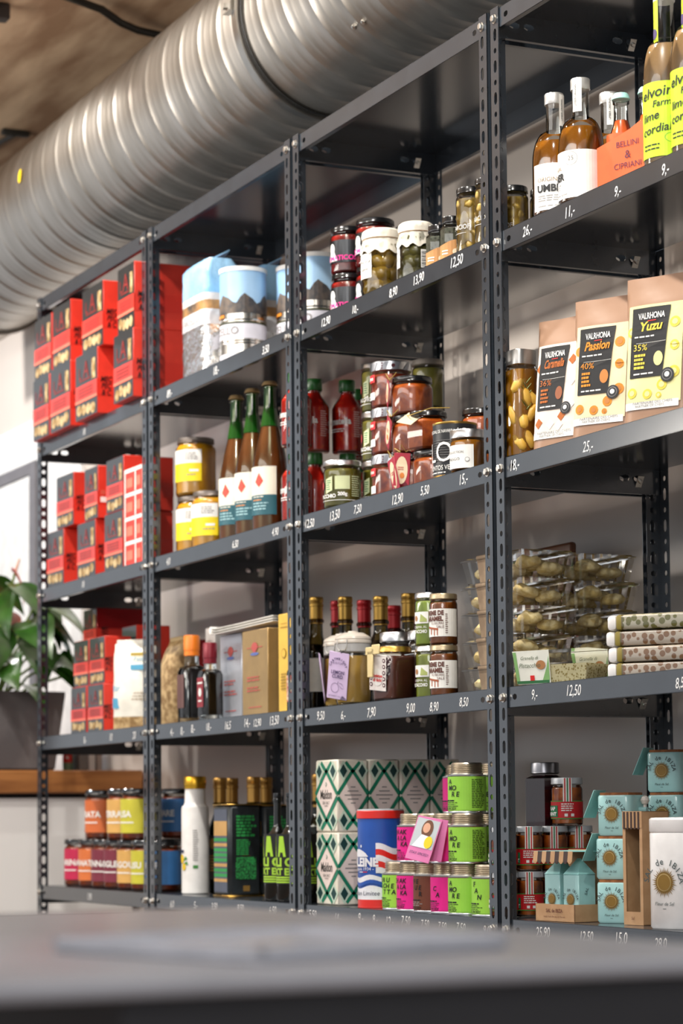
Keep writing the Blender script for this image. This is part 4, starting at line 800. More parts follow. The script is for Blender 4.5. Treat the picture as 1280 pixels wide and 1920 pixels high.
def ribbon(o, R, H):
    t = tagcard(o, R*1.1, 12, H*.84, .12, .046, .072, out=.010, base=M('patterned_card', '#efe9e4', .6)); p = P_(Flat(.0006, 0), t); W, L = .046, .072
    for i in range(5):
        for sx in (-1, 1): p.disc(M('scroll_ink', '#5c2a38', .6), sx*W*.38, -L*(.15+.17*i), W*.09, L*.06, .0005); p.disc(M('patterned_card'), sx*W*.38, -L*(.15+.17*i), W*.05, L*.03, .001)
    p.disc(white, 0, -L*.62, W*.33, L*.24, .0008); p.text(red, 'Confettura', 0, -L*.62, .0062, shear=.2, bold=.03, maxw=W*.6); p.text(red, 'di fichi', 0, -L*.74, .0062, shear=.2, bold=.03); p.done()
    t2 = tagcard(o, R*1.1, 34, H*.82, .10, .02, .072, out=.006, base=M('dark_pattern', '#4a3038', .6, mix='#e9e4e0', scale=160, lo=.48, hi=.52))
    a = math.radians(5); c = ((R*1.25)*math.sin(a), -(R*1.25)*math.cos(a), H*.88)
    for dx, dz in ((-.022, .008), (.024, .012), (-.016, -.045), (.004, .004)): part('ribbon', rbox(abs(dx)+.004, .003, abs(dz)+.008, .0015, 1, -.004), ribb, o, (c[0]+dx*.5, c[1]-.012, c[2]+min(dz, 0)))
jar('jam_jar', 'square brown fig jam jar with gold lid and ribboned tag', 'jar', 2.182, .050, z4, .0355, .109, figj, goldm, .013, .98, .28, .93, .9, sec=squircle(6, 40), lsec=circ(30), rz=.15, deco=ribbon)
pist = M('pistachio_cream', '#8f962c', .4, mix='#9ba436', scale=10); pistb = M('pistachio_cream_bright', '#9aad34', .4, mix='#a9bc42', scale=10)
def pisd(o, R, H):
    p = P_(Cyl(R, 28), o); p.label(white, -R*.75, H*.42, R*.55, H*.64); p.poly(M('pistachio_photo', '#a9b46a', .5), [(-R*.1, H*.45), (R*.45, H*.45), (R*.45, H*.50), (0, H*.60)]); p.disc(M('nut_brown', '#b07a4a', .5), -R*.45, H*.52, R*.16, H*.05); p.rect(M('pink_dash', '#d25a86', .5), -R*1.0, H*.3, -R*.86, H*.6)
    p.text(white, 'CREMA AL', -R*.1, H*.33, H*.045); p.text(white, 'PISTACCHIO', -R*.2, H*.24, H*.06, bold=.03, maxw=R*1.3); p.para(palegreen, R*.95, H*.64, R*.45, 12, H*.035, .6); p.done()
for i in range(2): jar('cream_jar', f'{["lower olive green", "upper bright green"][i]} pistachio cream jar with silver lid', 'jar', 2.263, .088, z4+.106*i, .0285, .1055, (pist, pistb)[i], silver, .012, 1.0, .24, .92, .95, group='stacked pistachio cream jars', deco=pisd)
caram = M('caramel', '#7a3a12', .25, mix='#b8691f', scale=4, lo=.3, hi=.7, stretch=(1, 1, 6)); caplid = M('gold_grey_lid', '#b1a284', .35, .8); brownink = M('brown_ink', '#5c2a1a', .5); tablebrown = M('brick_brown', '#a3512c', .5)
def card_(o, R, H):
    p = P_(Cyl(R, 35), o); p.label(paper, -R*1.3, H*.16, R*1.6, H*.70); p.text(brownink, 'CREME DE', -R*.3, H*.58, H*.085, bold=.05, maxw=R*1.6); p.text(brownink, 'CARAMEL', -R*.35, H*.465, H*.085, bold=.05, maxw=R*1.6); p.text(brownink, 'AU BEURRE', R*.0, H*.395, H*.045, maxw=R); p.text(brownink, 'SALE', R*.25, H*.325, H*.05)
    p.poly(tablebrown, [(-R*.9, H*.33), (R*.1, H*.28), (R*.1, H*.315), (-R*.85, H*.365)]); p.rect(tablebrown, R*.0, H*.18, R*.07, H*.3); p.rect(tablebrown, -R*.55, H*.2, -R*.46, H*.33); p.rect(tablebrown, -R*.25, H*.18, -R*.17, H*.3); p.para(brownink, R*.6, H*.6, R*.2, 10, H*.04); p.done()
for i in range(2): jar('cream_jar', f'{["lower", "upper"][i]} caramel cream jar with gold lid and table drawing label', 'jar', 2.375, .062, z4+.100*i, .0275, .0995, caram, caplid, .012, .98, .3, .9, .93, group='stacked caramel jars', deco=card_)
wglass = GLASS('wine_glass', (.35, .30, .14), .03); wine = M('dark_wine', '#1c120c', .15, coat=.4); capr = M('red_capsule', '#a3141c', .35, .3); capg = M('brass_capsule', '#a88440', .3, .85)
for i, (x, y) in enumerate(((1.494, .19), (1.455, .262), (1.726, .155), (1.645, .24), (1.931, .142), (1.745, .265), (1.905, .222))):
    gold = i % 2 == 0; k = i//2
    bottle('wine_bottle', f'{"gold" if gold else "red"} capped dark bottle at the back, {["first", "second", "third", "fourth"][k]} {"gold" if gold else "red"} one from the centre post', 'bottle', x, y, z4, .030, (.273, .270, .253, .255, .236, .235, .247)[i], wine, wglass, capg if gold else capr, .0152, .52, .70, .6, .062, 1.04, group='wine bottles with foil capsules', cap_prof=capsule, deco=(lambda o, R, H: P_(Cyl(R, 30), o).label(white, -R, H*.2, R*1.4, H*.48).done()))
# ------------------------------------------------------------------ biscuit boxes at the right end of bay 3
cookie = M('almond_biscuit', '#eddcaa', .75, mix='#d0b674', scale=60, bump=.6, bscale=90); kraft = M('kraft_paper', '#a08a70', .7, mix='#857059', scale=30)
random.seed(21)
ck = lathe([(0, 0), (.018, 0), (.025, .004), (.026, .009), (.02, .015), (.010, .018), (0, .0185)], circ(14)); ck = ([(x*(1+.07*math.sin(5*x*90+y*70)), y*1.0, z*(1+.15*math.sin(x*200))) for x, y, z in ck[0]], ck[1]); cookie_me = mesh('biscuit', ck[0], ck[1], cookie, True, 80)
def clam_vf(W, D, H):
    V = []; F = []; nx = 14; ny = 9
    def ring(w_, d_, z, rib):
        P = []
        for i in range(nx): P.append((-w_/2+w_*i/nx, -d_/2+(rib if i % 2 else 0), z))
        for i in range(ny): P.append((w_/2-(rib if i % 2 else 0), -d_/2+d_*i/ny, z))
        for i in range(nx): P.append((w_/2-w_*i/nx, d_/2-(rib if i % 2 else 0), z))
        for i in range(ny): P.append((-w_/2+(rib if i % 2 else 0), d_/2-d_*i/ny, z))
        return P
    R_ = [ring(W*.86, D*.84, 0, .002), ring(W*.88, D*.86, .003, .003), ring(W*.97, D*.96, H*.86, .003), ring(W, D, H*.87, 0), ring(W, D, H*.93, 0), ring(W*.94, D*.92, H*.95, 0), ring(W*.92, D*.9, H, 0)]
    n = 2*nx+2*ny
    for r in R_: V += r
    for j in range(len(R_)-1):
        for i in range(n): F.append((j*n+i, j*n+(i+1) % n, (j+1)*n+(i+1) % n, (j+1)*n+i))
    F.append(tuple(reversed(range(n)))); F.append(tuple(range((len(R_)-1)*n, len(R_)*n))); return V, F
cv = clam_vf(.232, .118, .050); clam_me = mesh('tray', cv[0], cv[1], plastic, False)
def clam(label, x, y, z, rz, band):
    o = thing('biscuit_box', label, 'box', (x, y, z), rz, 'clear boxes of almond biscuits'); put('tray', clam_me, o)
    for i in range(4):
        for j in range(2):
            put('biscuit', cookie_me, o, (-.076+.050*i+random.uniform(-.004, .004), -.024+.048*j+random.uniform(-.003, .003), .010+.010*((i+j) % 2)), (random.uniform(-.22, .22), random.uniform(-.22, .22), random.uniform(0, 6)), (.95, .95, random.uniform(.9, 1.2)))
    if band:
        t = .0012; yy = .0596
        part('paper_band', join(box(-.050, -yy-t, .044, -.010, -yy, .0462), xf(box(-.02, 0, 0, .02, t, .0445), Matrix.Translation((-.030, -.0525, .001)) @ Matrix.Rotation(.15, 4, 'X')), box(-.050, -yy-t, .0505, -.010, yy+t, .0515), box(-.050, -yy-t, .0445, -.010, -yy, .0515)), kraft, o, smooth=False)
for i in range(5): clam(f'clear plastic box of almond biscuits with kraft band, {["lowest", "second", "third", "fourth", "top"][i]} of the front stack', 2.561+(.004, -.003, .005, -.002, .003)[i], .122, z4+.0522*i, (.02, -.03, .03, -.01, .02)[i], True)
for i in range(5): clam(f'shaded clear plastic box of biscuits, {["lowest", "second", "third", "fourth", "top"][i]} of the back stack', 2.563+(.0, .004, -.004, .002, -.003)[i], .258, z4+.0515*i, (.0, .02, -.02, .01, -.02)[i], False)
bd = thing('serving_board', 'brown wooden board leaning on the wall behind the biscuit boxes', 'board', (2.32, .316, z4+.001), 0, rx=-.04)
part('board', xf(rbox(.21, .308, .016, .010, 3, -.008), Matrix.Translation((0, 0, .154)) @ Matrix.Rotation(PI/2, 4, 'X')), M('walnut', '#5c3620', .4, mix='#6e4226', scale=8, stretch=(1, 1, 8)), bd); part('handle_slot', rbox(.09, .0175, .022, .006, 2, .262), M('pale_slot', '#b9b0a6', .6), bd)
# ------------------------------------------------------------------ BAY 3, bottom shelf: salt boxes
saltw = M('salt_box_cream', '#e2dccb', .5); sgreen = M('salt_green', '#0f7a5c', .5); sdark = M('salt_dark_green', '#143c3a', .5); sink = M('salt_ink', '#4a4742', .5); smint = M('salt_mint', '#c4d8c4', .5); spink = M('salt_blush', '#ecdcd4', .5)
def salt(o, W, D, H):
    for a, dist, w_ in ((0, D/2, W), (90, W/2, D)):
        p = P_(Flat(dist, a), o); c = H*.5
        def dia(mat, x, y, rx, ry, off):
            pts = [(x-rx, y), (x, y-ry), (x+rx, y), (x, y+ry)]; pts = [(max(-w_/2, min(w_/2, q)), max(0, min(H, r))) for q, r in pts]; p.poly(mat, pts, off)
        rx, ry = w_*.5, H*.335
        for sx in (-1, 1):
            for sy in (0, 1):
                d_ = 1 if sy else -1; th = min(w_, .09)*.105
                p.line(sgreen, 0, c+d_*H*.345, sx*w_*.5, c+d_*H*.02, th); p.line(sgreen, -sx*w_*.03, c+d_*H*.32, sx*w_*.24, c+d_*H*.462, th)
                dia(smint, sx*w_*.31, c+(1 if sy else -1)*H*.34, w_*.19, H*.145, .001); dia(sdark, sx*w_*.31, c+(1 if sy else -1)*H*.34, w_*.125, H*.095, .0013)
        dia(spink, 0, c, w_*.44, H*.29, .0011)
        if a == 0:
            p.text(sink, 'Maldon', 0, c-H*.04, H*.125, sx=.72, bold=.02, maxw=w_*.7); p.text(sink, 'SEA SALT', 0, c-H*.115, H*.04, maxw=w_*.45); p.text(sink, 'FLAKES', 0, c-H*.15, H*.025); dia(sgreen, 0, c+H*.16, w_*.04, H*.035, .0016); dia(spink, 0, c+H*.16, w_*.025, H*.022, .002)
        else:
            for i in range(5): p.rect(grey_t, -w_*(.08+.1*(2-abs(i-2))), c+H*(.11-.055*i), w_*(.08+.1*(2-abs(i-2))), c+H*(.125-.055*i), .0016)
        p.done()
for k, (y0, y1) in enumerate(((.028, .098), (.101, .171), (.174, .244), (.247, .317))):
    for i in range(2): carton('salt_box', f'cream and green diamond patterned salt box, {["front row", "second row from the front", "third row from the front", "back row"][k]}, {["lower", "upper"][i]}', 'box', 1.842, 1.952, y0, y1, z5+.1525*i, .152, saltw, group='diamond patterned salt boxes', deco=salt, bev=.003)
blu = M('salt_tin_blue', '#1c4fa8', .35, coat=.2); tred = M('salt_tin_red', '#d8261c', .35, coat=.2); tw = M('salt_tin_white', '#e4e6ec', .35)
def bal(o, R, H):
    p = P_(Cyl(R*.985, 20), o); n = 24; X0, X1 = -R*1.4, R*2.6; xs = [X0+(X1-X0)*i/n for i in range(n+1)]
    wv = lambda b, am, ph: [(a, H*(b+am*math.sin(i*.75+ph))) for i, a in enumerate(xs)]
    p.strip(tw, [(a, H*.085) for a in xs], wv(.215, .018, 0), .0006); p.strip(blu, wv(.235, .018, 0), wv(.275, .018, 0), .001); p.strip(tw, wv(.275, .018, 0), wv(.325, .018, .3), .0006)
    fx = [R*.55+R*1.9*i/14 for i in range(15)]
    for j, m_ in enumerate((tw, tred, tw, tred, tw)): p.strip(m_, [(a, H*(.64-.062*j-.062+.03*math.sin(i*.55+1.2)*(1))) for i, a in enumerate(fx)], [(a, H*(.64-.062*j+.03*math.sin(i*.55+1.2))) for i, a in enumerate(fx)], .0012)
    p.rect(tred, X0, 0, X1, H*.085, .0006, 'red_band'); p.text(tw, 'BALEINE', -R*.25, H*.43, H*.085, bold=.05, maxw=R*1.8); p.text(tw, 'depuis 1934 -', -R*.1, H*.385, H*.035); p.rect(tw, -R*.35, H*.365, -R*.1, H*.373); p.rect(tred, -R*.1, H*.365, R*.15, H*.373)
    p.strip(tw, [(-R*.95+R*1.15*i/10, H*.525) for i in range(11)], [(-R*.95+R*1.15*i/10, H*(.53+.075*math.sin(PI*min(1, (i+.6)/10.6))**.7)) for i in range(11)], .0014); p.poly(tw, [(-R*.95, H*.53), (-R*1.1, H*.62), (-R*.98, H*.6), (-R*.88, H*.62), (-R*.84, H*.55)]); p.disc(tw, -R*.2, H*.635, R*.05, H*.015)
    p.text(M('navy_ink'), 'Edition Limitee', -R*.1, H*.13, H*.045, shear=.1, maxw=R*1.7); p.done()
    part('lid', lathe([(R*.99, H-.016), (R*1.03, H-.015), (R*1.03, H-.001), (R*.98, H+.001), (R*.9, H), (0, H)]), tred, o); part('lid_top', lathe([(R*1.0, H+.0005), (R*.99, H+.003), (R*.6, H+.004), (0, H+.004)]), M('lid_clear', '#b9c2c8', .25), o)
tin('salt_tin', 'tall blue salt tin with red lid and wavy flag print', 'tin', 2.085, .062, z5, .0475, .196, blu, tred, deco=bal)
# ------------------------------------------------------------------ neon spice tins
neon = {'lime': M('neon_lime', '#97d344', .5), 'pink': M('neon_pink', '#e6158c', .5), 'brown': M('cocoa_brown', '#6e3a24', .5)}
def spice(col, words, R=.0362, H=.0945):
    def d(o, R, H):
        hb = H*.76; p = P_(Cyl(R*.985, 18), o); lm = neon[col]; p.label(lm, -R*3.1, H*.055, R*3.1, hb-.004)
        for i, t in enumerate(words): p.text(black, t, (-.15, 0, .2)[i]*R-R*.1, hb*(.76-.165*i), hb*.125, shear=.15, bold=.02, maxw=R*1.5)
        p.para(black, -R*.9, hb*.34, R*1.1, 1, hb*.05, .7); p.para(grey_t if col == 'brown' else M('label_ink_'+col, {'lime': '#3f5a1a', 'pink': '#7a1a52'}[col], .5), -R*.9, hb*.28, R*1.2, 3, hb*.045); p.text(black, 'STAY SPICED!', -R*.4, hb*.085, hb*.065, shear=.2, bold=.02, maxw=R*1.2)
        p.para(M('label_ink_'+col, '#2c1810', .5), R*1.0, hb*.88, R*.8, 17, hb*.045, .5); p.done()
        prof = [(R*.86, hb-.001), (R*.86, hb+.002)]
        for i in range(5): prof += [(R*.85, hb+.003+i*.0035), (R*.78, hb+.0045+i*.0035)]
        prof += [(R*.82, H-.003), (R*.78, H), (R*.7, H-.001), (0, H-.001)]; part('screw_lid', lathe(prof), M('brushed_lid', '#cbc2b2', .32, 1.), o)
    return d
def spicetin(label, x, y, z, col, words): return tin('spice_tin', label, 'tin', x, y, z, .0362, .0945*.76, neon[col], silver, .0035, 0, 'neon labelled spice tins', lambda o, R, H: spice(col, words)(o, R, .0945))
hs = .0950
spicetin('lime green spice tin lettered bruschetta, leftmost of the bottom row', 2.204, .047, z5, 'lime', ('B R U', 'S CH E', 'T T A')); spicetin('pink spice tin in the bottom row beside the blue salt tin', 2.279, .042, z5, 'pink', ('CH AK', 'A LA', 'KA')); spicetin('brown spice tin in the bottom row', 2.352, .042, z5, 'brown', ('F E', 'U E', 'R'))
spicetin('pink spice tin in the bottom row between brown and lime tins', 2.425, .042, z5, 'pink', ('', 'C', 'A')); spicetin('lime spice tin in the bottom row lettered amore', 2.498, .042, z5, 'lime', ('A', 'MO', 'R E')); spicetin('lime spice tin in the bottom row against the post', 2.592, .042, z5, 'lime', ('F', 'A', 'N'))
spicetin('pink spice tin in the middle row behind the flag tin', 2.279, .044, z5+hs, 'pink', ('CH AK', 'A LA', 'KA')); spicetin('brown spice tin in the middle row under the pink tag', 2.352, .044, z5+hs, 'brown', ('F E', 'F E', 'R'))
tg = spicetin('pink spice tin in the middle row behind the portrait tag', 2.425, .044, z5+hs, 'pink', ('', 'C', 'A')); spicetin('lime spice tin in the middle row with ingredient text', 2.498, .044, z5+hs, 'lime', ('A', 'MO', 'R E'))
spicetin('lime spice tin alone on the top row lettered amore', 2.490, .048, z5+2*hs, 'lime', ('A', 'MO', 'R E')); spicetin('pink spice tin on the top row half hidden behind lime tin', 2.318, .126, z5+2*hs, 'pink', ('', '', '')); spicetin('lime spice tin on the top row half hidden by the post', 2.448, .134, z5+2*hs, 'lime', ('A', 'MO', 'R E'))
for zz in (0, 1): spicetin(f'lime spice tin hidden in the shade behind, {["lower", "upper"][zz]}', 2.448, .132, z5+hs*zz, 'lime', ('A', 'MO', 'R E'))
for zz in (0, 1): spicetin(f'pink spice tin hidden in the shade behind, {["lower", "upper"][zz]}', 2.318, .126, z5+hs*zz, 'pink', ('', '', ''))
ptag = M('pink_tag', '#d976ac', .5); e = put('hang_tag', mesh('hang_tag', *rbox(.052, .0012, .086, .0005, 1, -.086), ptag), tg, (.018, -.050, .086), (-.28, .22, .62)); e2 = put('hang_tag', mesh('hang_tag', *rbox(.052, .0012, .080, .0005, 1, -.080), ptag), tg, (.026, -.042, .085), (-.08, .16, .66))
p = P_(Flat(.0006, 0), e); L = .086; p.rect(M('photo_backdrop', '#b9c2c6', .5), -.024, -L*.70, .024, -L*.04, .0004); p.disc(M('hair_brown', '#6b4228', .5), .002, -L*.26, .012, .018, .0008); p.disc(M('skin_tone', '#d9a487', .5), -.0, -L*.24, .0075, .010, .0012); p.poly(M('shirt_white', '#e6eaf2', .5), [(-.02, -L*.70), (.014, -L*.70), (.012, -L*.42), (-.006, -L*.40)], .001); p.disc(ylab, .012, -L*.55, .0085, .012, .0014); p.text(M('purple_ink'), 'STAY SPICED!', 0, -L*.86, .005, shear=.2, maxw=.04); p.done()
# ------------------------------------------------------------------ chutney jars at the shared post
chut = M('orange_chutney', '#8a3a10', .3, mix='#c4661a', scale=40, coat=.3); clid = M('white_grey_lid', '#bfc3c8', .35, .3); chred = M('chutney_red', '#c21a22', .5); stripe = M('seal_stripes', '#efe9e2', .5)
def chd(o, R, H):
    p = P_(Cyl(R, 45), o); p.label(chred, -R*2.2, H*.16, R*2.0, H*.50); p.rect(grn, -R*2.2, H*.14, R*2.0, H*.16, .0007); p.rect(grn, -R*2.2, H*.50, R*2.0, H*.52, .0007); p.para(white, -R*.1, H*.46, R*.9, 4, H*.045); p.rect(white, R*.1, H*.19, R*.3, H*.25); p.rect(white, R*.5, H*.19, R*.7, H*.25)
    p.rect(dgreen, -R*1.3, H*.18, -R*.35, H*.42, .0013); p.text(white, 'RAP', -R*.8, H*.32, H*.07, bold=.05, off=.002); p.text(white, 'MINT', -R*.8, H*.21, H*.07, bold=.05, off=.002); p.done()
    p = P_(Cyl(R*1.01, 62), o); p.rect(stripe, -R*.28, H*.50, R*.28, H*.99, .0008, 'seal'); [p.rect((chred, dgreen, chred)[i], R*(-.2+.16*i), H*.50, R*(-.12+.16*i), H*.99, .0014) for i in range(3)]; p.done()
for k, y in enumerate((.034, .087, .140, .193)):
    for i in range(2): jar('chutney_jar', f'small red label chutney jar with white lid, {["nearest the shelf edge", "second deep", "third deep", "deepest"][k]}, {["lower", "upper"][i]}', 'jar', 2.655, y, z5+.0825*i, .0258, .082, chut, clid, .012, 1.0, .3, .88, .9, group='red label chutney jars', deco=chd)
jar('chutney_jar', 'red label chutney jar standing alone on top of the others', 'jar', 2.662, .165, z5+.165, .0290, .088, chut, clid, .013, 1.0, .3, .88, .9, group='red label chutney jars', deco=chd)
plum = M('plum_jam', '#331019', .2, mix='#44141f', scale=10, coat=.5)
for i in range(2): jar('plum_jar', f'dark purple hexagonal jar with silver screw lid, {["lower", "upper"][i]} of two', 'jar', 2.582, .165 if i else .185, z5+.142*i, .043, .141, plum, M('coil_lid', '#8d8d92', .3, 1.), .022, .62, .3, .6, 1., sec=HEX, lsec=circ(28), rz=.5, group='hexagonal plum jars')
# ------------------------------------------------------------------ BAY 4, upper shelf
amber = M('amber_liquid', '#9a5f14', .12, mix='#8a5210', scale=3, coat=.4); slid = M('silver_cap', '#d2d0cc', .3, .6)
def ambd(rot):
    def d(o, R, H):
        p = P_(Cyl(R, rot), o); p.label(white, -R*1.9, H*.035, R*1.9, H*.405)
        n = 18
        for r0, r1 in ((.30, .285), (.22, .21)): p.strip(grey_t, [(R*.1+R*r0*math.cos(2*PI*i/n), H*.34+R*r0*math.sin(2*PI*i/n)) for i in range(n+1)], [(R*.1+R*r1*math.cos(2*PI*i/n), H*.34+R*r1*math.sin(2*PI*i/n)) for i in range(n+1)])
        p.text(grey_t, '25', R*.1, H*.325, R*.2); p.text(M('bronze_ink', '#8a7458', .5), 'ORIGINAL', -R*1.0, H*.26, H*.034, maxw=R*1.3); p.text(black, 'UMBER', -R*.95, H*.18, H*.055, bold=.04, maxw=R*1.5); p.para(grey_t, -R*1.6, H*.15, R*1.3, 3, H*.018, .35); p.para(grey_t, -R*1.6, H*.07, R*1.8, 1, H*.015, .4); p.text(grey_t, 'UMBER', R*1.55, H*.28, H*.035, rot=-PI/2); p.done()
        p = P_(Cyl(.0158, rot+12), o); p.rect(paper, -.0075, H*.73, .0075, H*.985, .0022, 'neck_seal'); p.text(black, 'UMBER ORIGINAL', -.001, H*.86, .0035, rot=PI/2, off=.0028, maxw=H*.22); p.done()
    return d
for x, y, rot, t in ((2.850, .05, 105, 'left one with readable name'), (2.945, .048, 27, 'right one with round number seal'), (2.893, .138, 60, 'rear one with only its neck showing')):
    bottle('amber_bottle', f'amber cordial bottle with white label and silver stopper, {t}', 'bottle', x, y, z2, .0405, .226, amber, clear, slid, .0152, .42, .70, .60, .020, 1.14, lip=False, scurve=2, group='amber bottles with white labels', deco=ambd(rot))
tang = M('tangerine_card', '#e0602c', .5); aqua = M('aqua_print', '#8fd6cc', .5); tmint = M('mint_cap', '#a9dcd2', .45); bell = M('peach_drink', '#dd6a30', .3); inkp = M('plum_print', '#5c1f3c', .5)
cr = thing('bottle_carrier', 'tangerine cardboard carrier with aqua stripe and plum lettering', 'carrier', (3.034, .102, z2), .42)
cw, cdp = .112, .064
part('front_panel', solid(([(-cw/2, -cdp/2, 0), (cw/2, -cdp/2, 0), (cw/2, -cdp/2, .112), (cw*.30, -cdp/2, .122), (cw*.12, -cdp/2, .112), (-cw*.2, -cdp/2, .100), (-cw/2, -cdp/2, .090)], [tuple(range(7))]), .0012), tang, cr, smooth=False)
part('back_panel', box(-cw/2, cdp/2-.0012, 0, cw/2, cdp/2, .095), tang, cr, smooth=False); part('floor_panel', box(-cw/2, -cdp/2, 0, cw/2, cdp/2, .0012), tang, cr, smooth=False)
part('side_panel', solid(([(cw/2, -cdp/2, 0), (cw/2, cdp/2, 0), (cw/2, cdp/2, .09), (cw/2, 0, .125), (cw/2, -cdp/2, .112)], [tuple(range(5))]), .0012), tang, cr, smooth=False); part('side_panel', box(-cw/2, -cdp/2, 0, -cw/2+.0012, cdp/2, .09), tang, cr, smooth=False)
p = P_(Flat(cdp/2+.0007, 0), cr); p.rect(aqua, -cw/2, .004, cw/2, .030, .0004); p.text(inkp, 'BELLINI', .008, .083, .010, maxw=.07); p.text(inkp, '&', .008, .062, .014); p.text(inkp, 'CIPRIANI', .008, .045, .010, maxw=.07); p.para(M('teal_ink', '#2a8a90', .5), -.022, .022, .06, 2, .006); p.done()
p = P_(Flat(cw/2+.0007, 90), cr); p.para(inkp, -.02, .085, .03, 7, .008, .4); p.done()
def belld(o, R, H): P_(Cyl(R, 40), o).label(tang, -R*1.5, H*.15, R*1.6, H*.6).text(M('plum_print'), 'BELLINI', 0, H*.5, .007, maxw=R*1.5).done()
ca, sa = math.cos(.42), math.sin(.42)
for i, (bx, by) in enumerate(((-.027, .0), (.027, .0))):
    bottle('bellini_bottle', f'small orange drink bottle with mint crown cap in the carrier, {["left", "right"][i]}', 'bottle', 3.034+bx*ca-by*sa, .102+bx*sa+by*ca, z2+.0016, .0255, .186, bell, clear, tmint, .0125, .50, .78, .74, .011, 1.12, group='orange drink bottles', deco=belld, cap_prof=crown)
limeb = M('lime_label', '#c2e22c', .45); pear = M('cloudy_pear', '#9a7a54', .3, mix='#a5845c', scale=5); tealf = M('teal_fruit', '#3fa79a', .5)
def belv(o, R, H):
    p = P_(Cyl(R, 32), o); p.label(limeb, -R*2, H*.05, R*2, H*.46)
    for t, x, y, h in (('elvoir', -R*.05, .375, .055), ('Farm', R*.25, .325, .035), ('lime', -R*.3, .25, .045), ('cordial', -R*.05, .18, .045)): p.text(black, t, x, H*y, H*h, shear=.25, rot=.12, bold=.01)
    p.disc(tealf, R*1.05, H*.26, R*.42, H*.06); p.poly(tealf, [(R*.7, H*.44), (R*1.1, H*.455), (R*1.35, H*.43), (R*1.0, H*.425)]); p.disc(M('pale_lime', '#dcefa0', .5), R*1.2, H*.235, R*.25, H*.03, .0018); p.para(black, -R*.7, H*.12, R*.9, 2, H*.022, .3); p.strip(grn, [(R*.75+R*.38*math.cos(.35*i), H*.15+H*.028*math.sin(.35*i)) for i in range(19)], [(R*.75+R*.36*math.cos(.35*i), H*.15+H*.026*math.sin(.35*i)) for i in range(19)]); p.done()
    p = P_(Cyl(.0165, -10), o); p.rect(limeb, -.009, H*.70, .009, H*.99, .0015, 'neck_seal'); p.disc(M('purple_ink'), .0, H*.745, .007, .009, .002); p.done()
for x, t in ((3.207, 'the fully visible one'), (3.291, 'cut by the right edge of the picture')):
    bottle('cordial_bottle', f'tall cordial bottle with lime green label, {t}', 'bottle', x, .055, z2, .0372, .305, pear, clear, M('white_cap', '#e8e8ea', .4), .0165, .48, .72, .68, .022, 1.1, lip=False, scurve=2, group='lime label cordial bottles', deco=belv)
# ------------------------------------------------------------------ BAY 4, middle shelf
garl = M('garlic_in_oil', '#c98a10', .25, mix='#b5790c', scale=12, coat=.4); clove = M('garlic_clove', '#cf9a26', .4, mix='#dcb04a', scale=20)
def gard(o, R, H):
    cl = lathe([(0, -.02), (.007, -.016), (.0105, -.004), (.009, .008), (.004, .018), (0, .022)], circ(8)); me = mesh('garlic_clove', cl[0], cl[1], clove, True, 80); random.seed(4)
    for k, (a, z) in enumerate(((40, .03), (85, .035), (60, .07), (100, .075), (20, .07), (75, .11), (110, .11), (45, .135))):
        a = math.radians(a); put('garlic_clove', me, o, (R*.74*math.sin(a), -R*.74*math.cos(a), z), (random.uniform(-.6, .6), random.uniform(-.6, .6), a), (1.1, 1.1, 1.2))
    a0 = math.radians(75)
    for k in range(9):
        s = -1 if k % 2 else 1; z = .085+.006*k; c = Vector((R*1.0*math.sin(a0), -R*1.0*math.cos(a0), z)); part('rosemary_needle', tube([c, c+Vector((s*.010*math.cos(a0), s*.010*math.sin(a0), .012))], [.0012, .0006], 5), M('rosemary', '#6d7a2c', .5), o)
jar('garlic_jar', 'tall jar of golden garlic in oil with rosemary and silver lid', 'jar', 2.738, .038, z3, .0255, .196, garl, M('square_lid', '#a9a8a6', .35, .9), .028, .92, .25, .9, .95, sec=squircle(4, 32), rib=False, rz=.1, deco=gard)
pk = M('kraft_pouch', '#a9846a', .42, mix='#9f7a60', scale=7, coat=.15, bump=.35, bscale=22)
PC = {'caramel': ('#efe0d2', '#b8621c', '#f4f0ea', 'Caramelia', '36%'), 'passion': ('#f3dfb4', '#e08c1c', '#c9813a', 'Passion', '40%'), 'yuzu': ('#f1eaa6', '#e8d24a', '#f0e89a', 'Yuzu', '35%')}
